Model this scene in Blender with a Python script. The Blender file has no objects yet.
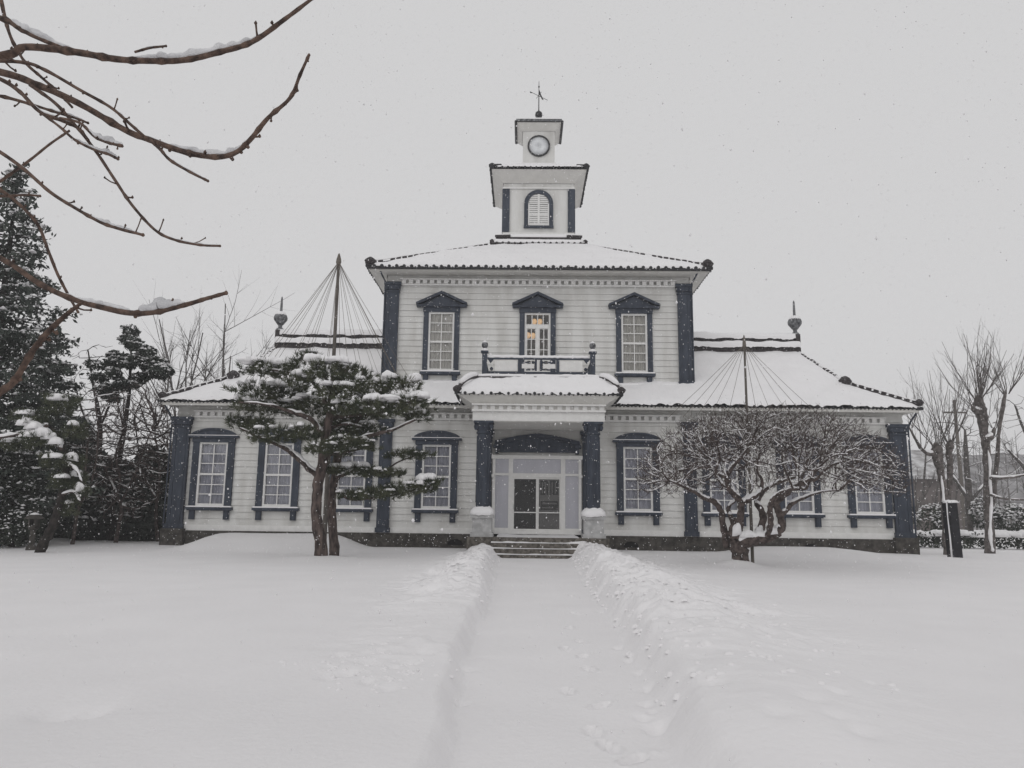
import bpy, math, random
import numpy as np
from mathutils import Vector, Matrix, kdtree
S = bpy.context.scene
COL = S.collection
R = math.radians
PI = math.pi
# ------------------------------------------------------------------ camera, sky, sun, exposure
EYE = 1.55
PITCH, ROLL, YAW, FPX = R(9.6), R(0.72), R(0.96), 769.0
cam = bpy.data.cameras.new('camera')
cam.sensor_fit = 'HORIZONTAL'; cam.sensor_width = 36.0
cam.lens = 36.0 * FPX / 1024.0
cam.clip_start = 0.05; cam.clip_end = 3000
camo = bpy.data.objects.new('camera', cam); COL.objects.link(camo)
camo.matrix_world = Matrix.Translation((0, 0, EYE)) @ Matrix.Rotation(YAW, 4, 'Z') @ Matrix.Rotation(R(90) + PITCH, 4, 'X') @ Matrix.Rotation(ROLL, 4, 'Z')
S.camera = camo
SUN_EL, SUN_AZ = R(32), R(200)      # the brighter part of the cloud, behind the viewer
w = bpy.data.worlds.new('World'); S.world = w; w.use_nodes = True
nt = w.node_tree; nt.nodes.clear()
sky = nt.nodes.new('ShaderNodeTexSky'); sky.sky_type = 'NISHITA'; sky.sun_disc = False
sky.sun_elevation = SUN_EL; sky.sun_rotation = SUN_AZ
hs = nt.nodes.new('ShaderNodeHueSaturation'); hs.inputs['Saturation'].default_value = 0.0
mx = nt.nodes.new('ShaderNodeMix'); mx.data_type = 'RGBA'
mx.inputs['Factor'].default_value = 0.975                      # a closed cloud deck over the clear sky
mx.inputs['B'].default_value = (6.10, 6.07, 6.13, 1)
bg = nt.nodes.new('ShaderNodeBackground'); bg.inputs['Strength'].default_value = 0.10
out = nt.nodes.new('ShaderNodeOutputWorld')
nt.links.new(sky.outputs[0], hs.inputs['Color']); nt.links.new(hs.outputs[0], mx.inputs['A'])
nt.links.new(mx.outputs['Result'], bg.inputs['Color']); nt.links.new(bg.outputs[0], out.inputs['Surface'])
sl = bpy.data.lights.new('sun', 'SUN'); sl.energy = 0.5; sl.angle = R(60); sl.color = (1, 0.985, 0.96)
so = bpy.data.objects.new('sun', sl); COL.objects.link(so)
so.rotation_euler = (PI / 2 - SUN_EL, 0, PI - SUN_AZ)
vs = S.view_settings
S.display_settings.display_device = 'sRGB'
vs.view_transform = 'Standard'; vs.look = 'None'; vs.exposure = 0.06; vs.gamma = 1.0; vs.use_curve_mapping = False
S.cycles.max_bounces = 8; S.cycles.diffuse_bounces = 4; S.cycles.glossy_bounces = 3
S.cycles.transparent_max_bounces = 12; S.cycles.volume_bounces = 2
S.cycles.use_denoising = True

rng = random.Random(7)
nrg = np.random.default_rng(11)

def spot(px, py, Y):
    """where the photograph's sight line through a pixel crosses the depth Y (metres)"""
    dx, dy = px - 512.0, 384.0 - py
    c, s = math.cos(ROLL), math.sin(ROLL)
    x = dx * c - dy * s; y = dx * s + dy * c
    d = Vector((x, FPX * math.cos(PITCH) - y * math.sin(PITCH), FPX * math.sin(PITCH) + y * math.cos(PITCH)))
    cy_, sy_ = math.cos(YAW), math.sin(YAW)
    d = Vector((d.x*cy_ - d.y*sy_, d.x*sy_ + d.y*cy_, d.z))
    return Vector((0, 0, EYE)) + d * (Y / d.y)

# ------------------------------------------------------------------ helpers
class MB:
    def __init__(self): self.v = []; self.f = []
    def add(self, vs, fs):
        b = len(self.v); self.v.extend(tuple(p) for p in vs); self.f.extend(tuple(i + b for i in f) for f in fs)
        return self
    def box(self, x0, x1, y0, y1, z0, z1):
        return self.add([(x0,y0,z0),(x1,y0,z0),(x1,y1,z0),(x0,y1,z0),(x0,y0,z1),(x1,y0,z1),(x1,y1,z1),(x0,y1,z1)],
                 [(0,3,2,1),(4,5,6,7),(0,1,5,4),(1,2,6,5),(2,3,7,6),(3,0,4,7)])
    def prism(self, pts, y0, y1):
        """outline in x,z (counter-clockwise seen from -y) pushed from y0 to y1"""
        n = len(pts)
        vs = [(p[0], y0, p[1]) for p in pts] + [(p[0], y1, p[1]) for p in pts]
        fs = [tuple(range(n)), tuple(range(2*n-1, n-1, -1))]
        fs += [(i, i+n, (i+1) % n + n, (i+1) % n) for i in range(n)]
        return self.add(vs, fs)
    def tube(self, pts, rad, n=6, cap=True):
        pts = [Vector(p) for p in pts]; m = len(pts)
        if m < 2: return self
        if not hasattr(rad, '__len__'): rad = [rad] * m
        vs = []; fs = []
        t0 = (pts[1] - pts[0]).normalized()
        a = Vector((0, 0, 1)) if abs(t0.z) < 0.9 else Vector((1, 0, 0))
        u = t0.cross(a).normalized()
        for i in range(m):
            t = (pts[min(i+1, m-1)] - pts[max(i-1, 0)])
            if t.length < 1e-9: t = t0
            t = t.normalized()
            u = (u - t * u.dot(t))
            u = u.normalized() if u.length > 1e-6 else t.orthogonal().normalized()
            v = t.cross(u)
            for k in range(n):
                an = 2*PI*k/n
                vs.append(pts[i] + (u*math.cos(an) + v*math.sin(an)) * rad[i])
        for i in range(m-1):
            for k in range(n):
                k2 = (k+1) % n
                fs.append((i*n+k, i*n+k2, (i+1)*n+k2, (i+1)*n+k))
        if cap:
            fs.append(tuple(range(n-1, -1, -1))); fs.append(tuple((m-1)*n + k for k in range(n)))
        return self.add(vs, fs)
    def lathe(self, prof, c=(0, 0, 0), n=16):
        """prof: list of (radius, z) bottom to top"""
        m = len(prof); vs = []; fs = []
        for r, z in prof:
            for k in range(n):
                an = 2*PI*k/n
                vs.append((c[0]+r*math.cos(an), c[1]+r*math.sin(an), c[2]+z))
        for i in range(m-1):
            for k in range(n):
                k2 = (k+1) % n
                fs.append((i*n+k, i*n+k2, (i+1)*n+k2, (i+1)*n+k))
        fs.append(tuple(range(n-1, -1, -1))); fs.append(tuple((m-1)*n+k for k in range(n)))
        return self.add(vs, fs)
    def build(self, name, mat, parent=None, smooth=False, loc=None):
        me = bpy.data.meshes.new(name); me.from_pydata(self.v, [], self.f); me.update()
        return link(name, me, mat, parent, smooth, loc)

def link(name, me, mat, parent=None, smooth=False, loc=None):
    if mat is not None: me.materials.append(mat)
    if smooth: me.polygons.foreach_set('use_smooth', [True] * len(me.polygons))
    o = bpy.data.objects.new(name, me); COL.objects.link(o)
    if parent is not None: o.parent = parent
    if loc is not None: o.location = loc
    return o

def npmesh(name, V, F, mat, parent=None, smooth=False):
    """V (n,3), F (m,k) arrays -> one mesh object"""
    V = np.asarray(V, np.float32); F = np.asarray(F, np.int32); k = F.shape[1]
    me = bpy.data.meshes.new(name)
    me.vertices.add(len(V)); me.vertices.foreach_set('co', V.ravel())
    me.loops.add(F.size); me.loops.foreach_set('vertex_index', F.ravel())
    me.polygons.add(len(F)); me.polygons.foreach_set('loop_start', np.arange(0, F.size, k, dtype=np.int32))
    me.update(calc_edges=True); me.validate()
    return link(name, me, mat, parent, smooth)

def tag(o, label=None, cat=None, group=None, kind=None):
    for k, v in (('label', label), ('category', cat), ('group', group), ('kind', kind)):
        if v: o[k] = v
    return o
def empty(name, loc=(0, 0, 0), rz=0.0):
    o = bpy.data.objects.new(name, None); COL.objects.link(o); o.location = loc; o.rotation_euler = (0, 0, rz)
    o.empty_display_size = 0.3
    return o
def copy_tree(o, parent=None):
    c = o.copy(); COL.objects.link(c)
    if parent is not None: c.parent = parent
    for ch in list(o.children): copy_tree(ch, c)
    return c

# value noise, numpy
def _hash(i, j, seed):
    n = (i * 374761393 + j * 668265263 + seed * 1442695041) & 0xffffffff
    n = ((n ^ (n >> 13)) * 1274126177) & 0xffffffff
    return ((n ^ (n >> 16)) & 0xffff) / 65535.0
def vnoise(x, y, seed=0):
    x = np.asarray(x, float); y = np.asarray(y, float)
    i = np.floor(x).astype(np.int64); j = np.floor(y).astype(np.int64)
    fx = x - i; fy = y - j
    fx = fx*fx*fx*(fx*(fx*6-15)+10); fy = fy*fy*fy*(fy*(fy*6-15)+10)
    a = _hash(i, j, seed); b = _hash(i+1, j, seed); c = _hash(i, j+1, seed); d = _hash(i+1, j+1, seed)
    return (a*(1-fx)+b*fx)*(1-fy) + (c*(1-fx)+d*fx)*fy - 0.5
def fbm(x, y, f, oc=3, seed=0):
    s = 0; a = 1.0
    for k in range(oc):
        s = s + a * vnoise(np.asarray(x)*f + 17.3*k, np.asarray(y)*f - 9.1*k, seed+k); f *= 2.1; a *= 0.5
    return s
def sstep(a, b, x):
    t = np.clip((np.asarray(x, float) - a) / (b - a), 0, 1); return t*t*(3-2*t)

# ------------------------------------------------------------------ materials
def mat(name, col, rough=0.7, var=0.0, scale=4.0, col2=None, bump=0.0, bscale=30.0, stretch=(1, 1, 1), spec=0.3, metal=0.0, detail=5.0, lo=0.35, hi=0.65):
    m = bpy.data.materials.new(name); m.use_nodes = True
    n = m.node_tree.nodes; l = m.node_tree.links
    b = n['Principled BSDF']; b.inputs['Roughness'].default_value = rough
    b.inputs['Specular IOR Level'].default_value = spec; b.inputs['Metallic'].default_value = metal
    b.inputs['Base Color'].default_value = (*col, 1)
    tc = n.new('ShaderNodeTexCoord'); mp = n.new('ShaderNodeMapping'); mp.inputs['Scale'].default_value = stretch
    l.new(tc.outputs['Object'], mp.inputs['Vector'])
    if var > 0 or col2 is not None:
        t = n.new('ShaderNodeTexNoise'); t.inputs['Scale'].default_value = scale; t.inputs['Detail'].default_value = detail
        l.new(mp.outputs[0], t.inputs['Vector'])
        r = n.new('ShaderNodeValToRGB')
        c2 = col2 if col2 is not None else tuple(c*(1-var) for c in col)
        r.color_ramp.elements[0].position = lo; r.color_ramp.elements[0].color = (*c2, 1)
        r.color_ramp.elements[1].position = hi; r.color_ramp.elements[1].color = (*col, 1)
        l.new(t.outputs['Fac'], r.inputs['Fac']); l.new(r.outputs['Color'], b.inputs['Base Color'])
    if bump > 0:
        t2 = n.new('ShaderNodeTexNoise'); t2.inputs['Scale'].default_value = bscale; t2.inputs['Detail'].default_value = 4
        l.new(mp.outputs[0], t2.inputs['Vector'])
        bp = n.new('ShaderNodeBump'); bp.inputs['Strength'].default_value = bump; bp.inputs['Distance'].default_value = 0.02
        l.new(t2.outputs['Fac'], bp.inputs['Height']); l.new(bp.outputs[0], b.inputs['Normal'])
    return m

M = {}
M['snow'] = mat('snow', (0.85, 0.842, 0.852), 0.65, var=0.03, scale=1.2, bump=0.25, bscale=55, spec=0.2)
M['lawn_snow'] = mat('lawn_snow', (0.835, 0.822, 0.830), 0.65, var=0.035, scale=0.9, bump=0.4, bscale=16, spec=0.2)
M['shaded_snow'] = mat('shaded_clinging_snow', (0.70, 0.70, 0.715), 0.5, col2=(0.50, 0.50, 0.515), scale=14, bump=0.5, bscale=60)  # snow on the near boughs, shade of its viewer side put into the colour
M['white'] = mat('white_paint', (0.68, 0.678, 0.66), 0.6, col2=(0.53, 0.522, 0.50), scale=1.5, stretch=(1.5, 1.5, 0.30), detail=8, lo=.28, hi=.62, bump=0.05, bscale=60)
M['trim'] = mat('white_trim', (0.75, 0.745, 0.73), 0.55, var=0.08, scale=6)
M['soffit'] = mat('soffit_paint', (0.66, 0.65, 0.62), 0.65, var=0.08, scale=3)
M['blue'] = mat('slate_blue_paint', (0.052, 0.063, 0.086), 0.6, col2=(0.028, 0.035, 0.051), scale=5, stretch=(1, 1, 0.3), bump=0.1, bscale=50)
M['tile'] = mat('dark_roof_tile', (0.028, 0.028, 0.032), 0.55, var=0.4, scale=9)
M['ridge'] = mat('dark_ridge_tile', (0.034, 0.028, 0.030), 0.6, col2=(0.12, 0.115, 0.118), scale=14, lo=0.30, hi=0.45)
M['stone'] = mat('foundation_stone', (0.085, 0.078, 0.07), 0.85, col2=(0.035, 0.032, 0.029), scale=6, bump=0.6, bscale=14)
M['step'] = mat('step_stone', (0.17, 0.155, 0.135), 0.85, col2=(0.06, 0.054, 0.046), scale=9, bump=0.5, bscale=20)
M['pedestal'] = mat('pedestal_stone', (0.52, 0.52, 0.52), 0.8, col2=(0.36, 0.36, 0.36), scale=5, bump=0.2, bscale=30)
M['curtain_low'] = mat('lavender_curtain', (0.58, 0.58, 0.65), 0.9, col2=(0.42, 0.42, 0.48), scale=2.2, stretch=(6, 1, 0.6))
M['curtain_up'] = mat('lace_curtain', (0.74, 0.715, 0.665), 0.9, col2=(0.50, 0.48, 0.45), scale=3.0, stretch=(9, 1, 0.5))
M['frost'] = mat('frosted_panel', (0.47, 0.47, 0.52), 0.35, var=0.1, scale=1.6, stretch=(2, 1, 0.5), spec=0.5)
M['dark'] = mat('dark_interior', (0.012, 0.011, 0.012), 0.9)
M['metal'] = mat('dark_metal', (0.035, 0.035, 0.038), 0.45, var=0.3, scale=12, metal=0.3)
M['finial'] = mat('finial_metal', (0.22, 0.225, 0.235), 0.45, col2=(0.04, 0.042, 0.046), scale=8, metal=0.4)
M['dial'] = mat('clock_dial', (0.74, 0.76, 0.78), 0.4, col2=(0.58, 0.60, 0.62), scale=2.2, spec=0.6)
M['bark'] = mat('pine_bark', (0.125, 0.095, 0.085), 0.95, col2=(0.028, 0.021, 0.020), scale=7, stretch=(1.6, 1.6, 0.5), bump=1.0, bscale=16, detail=8)
M['bark_dark'] = mat('dark_bark', (0.040, 0.033, 0.030), 0.95, col2=(0.014, 0.012, 0.011), scale=9, bump=0.9, bscale=20, detail=7)
M['bark_plum'] = mat('plum_bark', (0.125, 0.098, 0.090), 0.95, col2=(0.036, 0.028, 0.026), scale=9, bump=0.9, bscale=20, detail=7)
M['twig_brown'] = mat('brown_twig', (0.150, 0.100, 0.078), 0.85, col2=(0.045, 0.032, 0.028), scale=26, bump=0.5, bscale=60)
M['bark_grey'] = mat('grey_bark', (0.14, 0.13, 0.125), 0.95, col2=(0.06, 0.055, 0.052), scale=8, bump=0.8, bscale=18)
M['bark_poll'] = mat('pale_tree_bark', (0.17, 0.152, 0.145), 0.95, col2=(0.065, 0.057, 0.054), scale=8, bump=0.8, bscale=18)
M['needle'] = mat('pine_needles', (0.090, 0.098, 0.058), 0.8, col2=(0.038, 0.048, 0.028), scale=2.0, detail=3)
M['conifer'] = mat('conifer_leaves', (0.072, 0.085, 0.072), 0.85, col2=(0.026, 0.034, 0.030), scale=1.4, detail=3)
M['shrub'] = mat('shrub_leaves', (0.055, 0.066, 0.050), 0.8, col2=(0.018, 0.024, 0.018), scale=2.5, detail=3)
M['pole'] = mat('weathered_pole', (0.15, 0.135, 0.12), 0.85, var=0.4, scale=7, stretch=(1, 1, 0.3))
M['rope'] = mat('straw_rope', (0.17, 0.15, 0.13), 0.95, var=0.3, scale=20)
M['post'] = mat('charred_post', (0.022, 0.022, 0.027), 0.8, var=0.4, scale=9, bump=0.4, bscale=20)
M['house'] = mat('dull_house_wall', (0.16, 0.14, 0.135), 0.85, var=0.25, scale=1.0)
M['hill'] = mat('wooded_hill', (0.34, 0.33, 0.34), 0.95, col2=(0.09, 0.085, 0.085), scale=0.22, detail=9)
M['patchy'] = mat('patchy_snow_roof', (0.62, 0.62, 0.63), 0.8, col2=(0.22, 0.21, 0.21), scale=1.1, detail=8, stretch=(1, 1, 2))
M['lamp'] = None

def glass_mat():
    m = bpy.data.materials.new('window_glass'); m.use_nodes = True
    n = m.node_tree.nodes; l = m.node_tree.links; n.clear()
    o = n.new('ShaderNodeOutputMaterial'); mixs = n.new('ShaderNodeMixShader')
    tr = n.new('ShaderNodeBsdfTransparent'); tr.inputs[0].default_value = (0.92, 0.93, 0.935, 1)
    gl = n.new('ShaderNodeBsdfGlossy'); gl.inputs['Roughness'].default_value = 0.04
    fr = n.new('ShaderNodeFresnel'); fr.inputs['IOR'].default_value = 1.55
    tc = n.new('ShaderNodeTexCoord'); nz = n.new('ShaderNodeTexNoise'); nz.inputs['Scale'].default_value = 2.3
    bp = n.new('ShaderNodeBump'); bp.inputs['Strength'].default_value = 0.06; bp.inputs['Distance'].default_value = 0.05
    l.new(tc.outputs['Object'], nz.inputs['Vector']); l.new(nz.outputs['Fac'], bp.inputs['Height'])
    l.new(bp.outputs[0], gl.inputs['Normal'])
    ma = n.new('ShaderNodeMath'); ma.operation = 'MULTIPLY_ADD'; ma.inputs[1].default_value = 1.05; ma.inputs[2].default_value = 0.0
    l.new(fr.outputs[0], ma.inputs[0]); l.new(ma.outputs[0], mixs.inputs[0])
    l.new(tr.outputs[0], mixs.inputs[1]); l.new(gl.outputs[0], mixs.inputs[2]); l.new(mixs.outputs[0], o.inputs['Surface'])
    return m
M['glass'] = glass_mat()
def lamp_mat():
    m = bpy.data.materials.new('lamp_glow'); m.use_nodes = True
    b = m.node_tree.nodes['Principled BSDF']; b.inputs['Base Color'].default_value = (0.8, 0.6, 0.35, 1)
    b.inputs['Emission Color'].default_value = (1.0, 0.62, 0.33, 1); b.inputs['Emission Strength'].default_value = 0.42
    return m
M['lamp'] = lamp_mat()

# ------------------------------------------------------------------ ground: one sheet, cut into lawn, path and shovelled banks
def ground_pt(px, py, z=0.05):
    d = spot(px, py, 1.0) - Vector((0, 0, EYE)); t = (z - EYE) / d.z
    return Vector((0, 0, EYE)) + d * t
PL = sorted([(g.y, g.x) for g in (ground_pt(x, y, .03) for x, y in ((498, 570), (490, 606), (475, 636), (468, 662), (462, 692), (457, 730), (453, 790)))])
PRr = sorted([(g.y, g.x) for g in (ground_pt(x, y, .03) for x, y in ((576, 572), (585, 590), (602, 612), (615, 630), (627, 662), (645, 692), (656, 718), (668, 768), (678, 800)))])
PL.append((26.0, PL[-1][1])); PRr.append((26.0, PRr[-1][1]))
def path_edges(y):
    yl = np.array([p[0] for p in PL]); xl = np.array([p[1] for p in PL])
    yr = np.array([p[0] for p in PRr]); xr = np.array([p[1] for p in PRr])
    return np.interp(y, yl, xl), np.interp(y, yr, xr)
PRINTS = [(575, 612, .35), (570, 627, -.2), (582, 641, .3), (568, 690, .1), (590, 668, .2), (600, 704, -.6), (594, 730, .1), (634, 757, -.7), (572, 595, .2), (583, 655, -.3), (566, 648, .1), (610, 745, .3)]
PRINTS = [(ground_pt(x, y, 0.03), a) for x, y, a in PRINTS]
HOLES = [(ground_pt(70, 712, .18), .33, .05), (ground_pt(52, 713, .18), .10, .06), (ground_pt(92, 711, .18), .10, .05), (ground_pt(655, 716, .1), .09, .06), (ground_pt(643, 706, .1), .06, .05)]
for _ in range(16):
    HOLES.append((ground_pt(rng.uniform(325, 425), rng.uniform(650, 690), .2), rng.uniform(.04, .1), rng.uniform(.02, .06)))
for _ in range(26):
    HOLES.append((ground_pt(rng.gauss(720, 50), rng.uniform(600, 720), .25), rng.uniform(.03, .1), rng.uniform(-.035, .05)))
for _ in range(8):
    HOLES.append((ground_pt(rng.gauss(800, 60), rng.uniform(660, 755), .2), rng.uniform(.04, .09), rng.uniform(.01, .035)))
for yy in (9.4, 8.6, 7.9, 7.2, 11.2, 12.8, 6.7, 14.5):
    HOLES.append((Vector((float(path_edges(yy)[1])+rng.uniform(-.05, .08), yy, 0)), .055, .05))
for yy in (10.3, 8.0, 6.6, 13.0):
    HOLES.append((Vector((float(path_edges(yy)[0]), yy, 0)), .05, .045))
FOOT = [spot(321, 558, 22.7), spot(741, 560, 22.3)]
DL = [spot(x, 535, 29.0).x for x in (186, 222, 322, 372)]; DR = [spot(x, 545, 29.0).x for x in (720, 770, 830, 895)]

def H(x, y):
    x = np.asarray(x, float); y = np.asarray(y, float)
    xl, xr = path_edges(np.clip(y, 3, 26))
    wob = 0.10*vnoise(y*1.1, x*0+3.3, 5) + 0.05*vnoise(y*3.1, x*0+1.3, 6)
    d = np.where(x < 0.5*(xl+xr), xl - x, x - xr) + wob          # metres outside the path
    right = x > 0.5*(xl+xr)
    lawn = 0.20 + 0.05*fbm(x, y, 0.13, 2, 20) + 0.020*fbm(x, y, 0.5, 2, 24)
    lawn = lawn + 0.05*sstep(24, 29, y)
    # drifts against the two wings
    lm = sstep(DL[0], DL[1], x) * (1 - sstep(DL[2], DL[3], x))
    lawn = lawn + 0.50*lm*sstep(25.2, 29.2, y)*(1 - sstep(30.5, 33, y))
    rm = sstep(DR[0], DR[1], x) * (1 - sstep(DR[2], DR[3], x))
    lawn = lawn + 0.20*rm*sstep(24.5, 29.0, y)*(1 - sstep(30.5, 33, y))
    lawn = lawn - 0.06*sstep(14.2, 16, x)*sstep(26, 29, y)
    # foot of the trees
    for tx, ty, h, s in ((FOOT[0].x, FOOT[0].y, .10, 1.0), (FOOT[1].x-.1, FOOT[1].y, .20, .5)):
        lawn = lawn + h*np.exp(-((x-tx)**2 + (y-ty)**2)/(s*s))
    trough = 0.02 + 0.10*sstep(16, 26, y) + 0.015*fbm(x, y, 0.9, 2, 31)
    # thrown-up snow beside the path
    yb = (.12*sstep(6, 9, y) + .88*sstep(10.0, 15.0, y)) * (1 - sstep(26.4, 27.6, y))
    ymid = (.10*sstep(4, 6, y) + .90*sstep(7.0, 11.0, y)) * (1 - sstep(26.4, 27.6, y))
    near_ = .5*sstep(3.4, 5.5, y) + .5*sstep(7, 11, y)
    hb = np.where(right, 0.33*near_*(1 - sstep(26.4, 27.6, y)), 0.23*yb)
    wd = np.where(right, 0.85, 0.55); c0 = np.where(right, 0.75, 0.5)
    bank = hb*np.exp(-((d-c0)/wd)**2)
    lump = (.30 - 1.3*np.abs(vnoise(x*2.6, y*2.6, 41))) + .6*(.25-np.abs(vnoise(x*5.3+3, y*5.3, 47))) + .22*vnoise(x*9, y*9, 49) + .9*vnoise(x*1.2, y*1.2, 43)
    lmask = np.where(right, ymid, yb) * np.exp(-((d-0.9)/np.where(right, 1.35, .75))**2)
    bank = bank + 0.21*lump*lmask
    wallw = np.where(right, 0.34, 0.17) + np.where(right, .22, .28)*sstep(12, 22, y)
    k = sstep(0, 1, d / wallw)
    k = np.where(y > 28, 1, k)
    z = trough*(1-k) + (lawn + bank)*k
    z = np.where((y < 2.5), lawn*0+0.08+0.1*np.clip(np.abs(x)/3, 0, 1), z)
    patch = np.exp(-((x+1.15)/0.7)**2 - ((y-8.2)/0.9)**2)
    z = z + 0.05*patch*fbm(x, y, 4.5, 2, 61)
    # faint line of the shovel along the left edge
    for p, a in PRINTS:
        ca, sa = math.cos(a), math.sin(a)
        u = (x-p.x)*ca + (y-p.y)*sa; v = -(x-p.x)*sa + (y-p.y)*ca
        q = (u/0.055)**2 + (v/0.14)**2
        z = z - 0.050*np.exp(-q*q*q) + 0.010*np.exp(-((np.sqrt(q)-1.2)/0.2)**2)
    for p, r, dp in HOLES:
        q = ((x-p.x)**2 + (y-p.y)**2*0.6)/(r*r)
        z = z - dp*np.exp(-q)
    return z, d

def axis(parts):
    o = []
    for a, b, s in parts: o += list(np.arange(a, b, s))
    return np.array(o + [parts[-1][1]])
gx = axis([(-400, -60, 20), (-60, -26, 2), (-26, -9, .3), (-9, -3, .11), (-3, 4.5, .04), (4.5, 9, .11), (9, 26, .3), (26, 60, 2), (60, 400, 20)])
ys = [-60, -40, -25, -15, -8, -4, -1, 1.5, 3.0]
y = 3.6
while y < 31: ys.append(y); y *= 1.0062
while y < 60: ys.append(y); y += 1.2
while y < 420: ys.append(y); y *= 1.12
ys.append(420)
gy = np.array(ys)
GX, GY = np.meshgrid(gx, gy)
GZ, GD = H(GX, GY)
e = 0.03
nx = -(H(GX+e, GY)[0] - H(GX-e, GY)[0])/(2*e); ny = -(H(GX, GY+e)[0] - H(GX, GY-e)[0])/(2*e)
GN = np.stack([nx, ny, np.ones_like(nx)], -1); GN /= np.linalg.norm(GN, axis=-1, keepdims=True)
GP = np.stack([GX, GY, GZ], -1).reshape(-1, 3); GNf = GN.reshape(-1, 3)
nr, nc = GX.shape
ii = (np.arange(nr-1)[:, None]*nc + np.arange(nc-1)[None, :])
GF = np.stack([ii, ii+1, ii+nc+1, ii+nc], -1).reshape(-1, 4)
fx = GP[GF][:, :, 0].mean(1); fy = GP[GF][:, :, 1].mean(1)
fd = GD.reshape(-1)[GF].mean(1)
xl, xr = path_edges(np.clip(fy, 3, 26)); rightf = fx > 0.5*(xl+xr)
is_path = (fd < 0.02) & (fy > 1.5) & (fy < 26.3)
is_bank = (~is_path) & (fd < np.where(rightf, 1.9, 1.25)) & (fy > np.where(rightf, 8.5, 10.5)) & (fy < 27)
def cut(name, mask, label=None, cat=None, kind=None, group=None):
    F = GF[mask]; used, inv = np.unique(F, return_inverse=True)
    o = npmesh(name, GP[used], inv.reshape(-1, 4), M['lawn_snow'], None, True)
    o.data.normals_split_custom_set_from_vertices([tuple(v) for v in GNf[used]])
    tag(o, label, cat, group, kind); return o
cut('snow_ground', ~(is_path | is_bank), kind='structure')
cut('path', is_path, kind='structure')
cut('snow_bank', is_bank & rightf, 'broad lumpy bank of shovelled snow along the right side of the path', 'snow bank', group='shovelled banks beside the path')
cut('snow_bank', is_bank & ~rightf, 'low narrow bank of shovelled snow along the left side of the path', 'snow bank', group='shovelled banks beside the path')
# loose clods thrown aside by the shovel: too many to count
CV = []; CF = []
def clod(x, y, r):
    z = float(H(np.array([x]), np.array([y]))[0][0]); b0 = len(CV); ph = rng.random()*6; e1 = rng.uniform(.7, 1.4)
    for rr_, zz in ((1.25, -.35), (1.0, .12), (.62, .42)):
        for k in range(8): an = k*.7854+ph; q = r*rr_*rng.uniform(.85, 1.15); CV.append((x+q*math.cos(an)*e1, y+q*math.sin(an), z+r*zz*rng.uniform(.8, 1.2)))
    CV.append((x, y, z+r*.52))
    for a_ in (0, 8): CF.extend([(b0+a_+k, b0+a_+(k+1) % 8, b0+a_+8+(k+1) % 8) for k in range(8)] + [(b0+a_+k, b0+a_+8+(k+1) % 8, b0+a_+8+k) for k in range(8)])
    CF.extend([(b0+16+k, b0+16+(k+1) % 8, b0+24) for k in range(8)])
for _ in range(950):
    if rng.random() < .68: y_ = 6 + 20.3*rng.random()**.9; x_ = float(path_edges(y_)[1]) + abs(rng.gauss(.55, .75)) + .05; r_ = rng.uniform(.012, .045)*(1.5 if rng.random() < .12 else 1)
    elif rng.random() < .6: y_ = 12 + 14*rng.random(); x_ = float(path_edges(y_)[0]) - abs(rng.gauss(.4, .5)) - .03; r_ = rng.uniform(.012, .042)
    else: g = ground_pt(rng.gauss(378, 38), rng.gauss(668, 12), .2); x_, y_ = g.x, g.y; r_ = rng.uniform(.008, .028)
    clod(x_, y_, r_)
cl_ = npmesh('snow_crumbs', CV, CF, M['lawn_snow'], None, True); cl_['kind'] = 'stuff'; cl_['label'] = 'loose crumbs of shovelled snow strewn along the path'
def gz(x, y): return float(H(np.array([x]), np.array([y]))[0][0])

# ------------------------------------------------------------------ the old office building
BX, BY = 0.506, 30.0
hall = empty('government_office', (BX, BY, 0))
tag(hall, 'white clapboard two storey hall with slate blue trim, snowy roofs and a central clock tower', 'building')

def clap(mb, u0, u1, z0, z1, fn, holes=(), b=0.25, lip=0.036):
    """lapped boards over a rectangle with openings; fn(u, z, out) -> point"""
    zc = sorted({z0, z1} | {z0 + k*b for k in range(1, int((z1-z0)/b)+1) if z0+k*b < z1-1e-4} | {h for q in holes for h in q[2:4] if z0 < h < z1})
    for a, c in zip(zc[:-1], zc[1:]):
        if c - a < 1e-4: continue
        k = math.floor((a - z0)/b + 1e-6); zk = z0 + k*b
        off = lambda z: 0.004 + lip*(1 - (z-zk)/b)
        cuts = [(u0, u1)]
        for (ha, hb, hz0, hz1) in holes:
            if hz0 <= a + 1e-6 and hz1 >= c - 1e-6:
                nx_ = []
                for p, q in cuts:
                    if hb <= p or ha >= q: nx_.append((p, q)); continue
                    if ha > p: nx_.append((p, ha))
                    if hb < q: nx_.append((hb, q))
                cuts = nx_
        for p, q in cuts:
            mb.add([fn(p, a, off(a)), fn(q, a, off(a)), fn(q, c, off(c)), fn(p, c, off(c))], [(0, 1, 2, 3)])
            if abs(a - zk) < 1e-5:
                mb.add([fn(p, a, 0), fn(q, a, 0), fn(q, a, off(a)), fn(p, a, off(a))], [(0, 1, 2, 3)])

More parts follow.
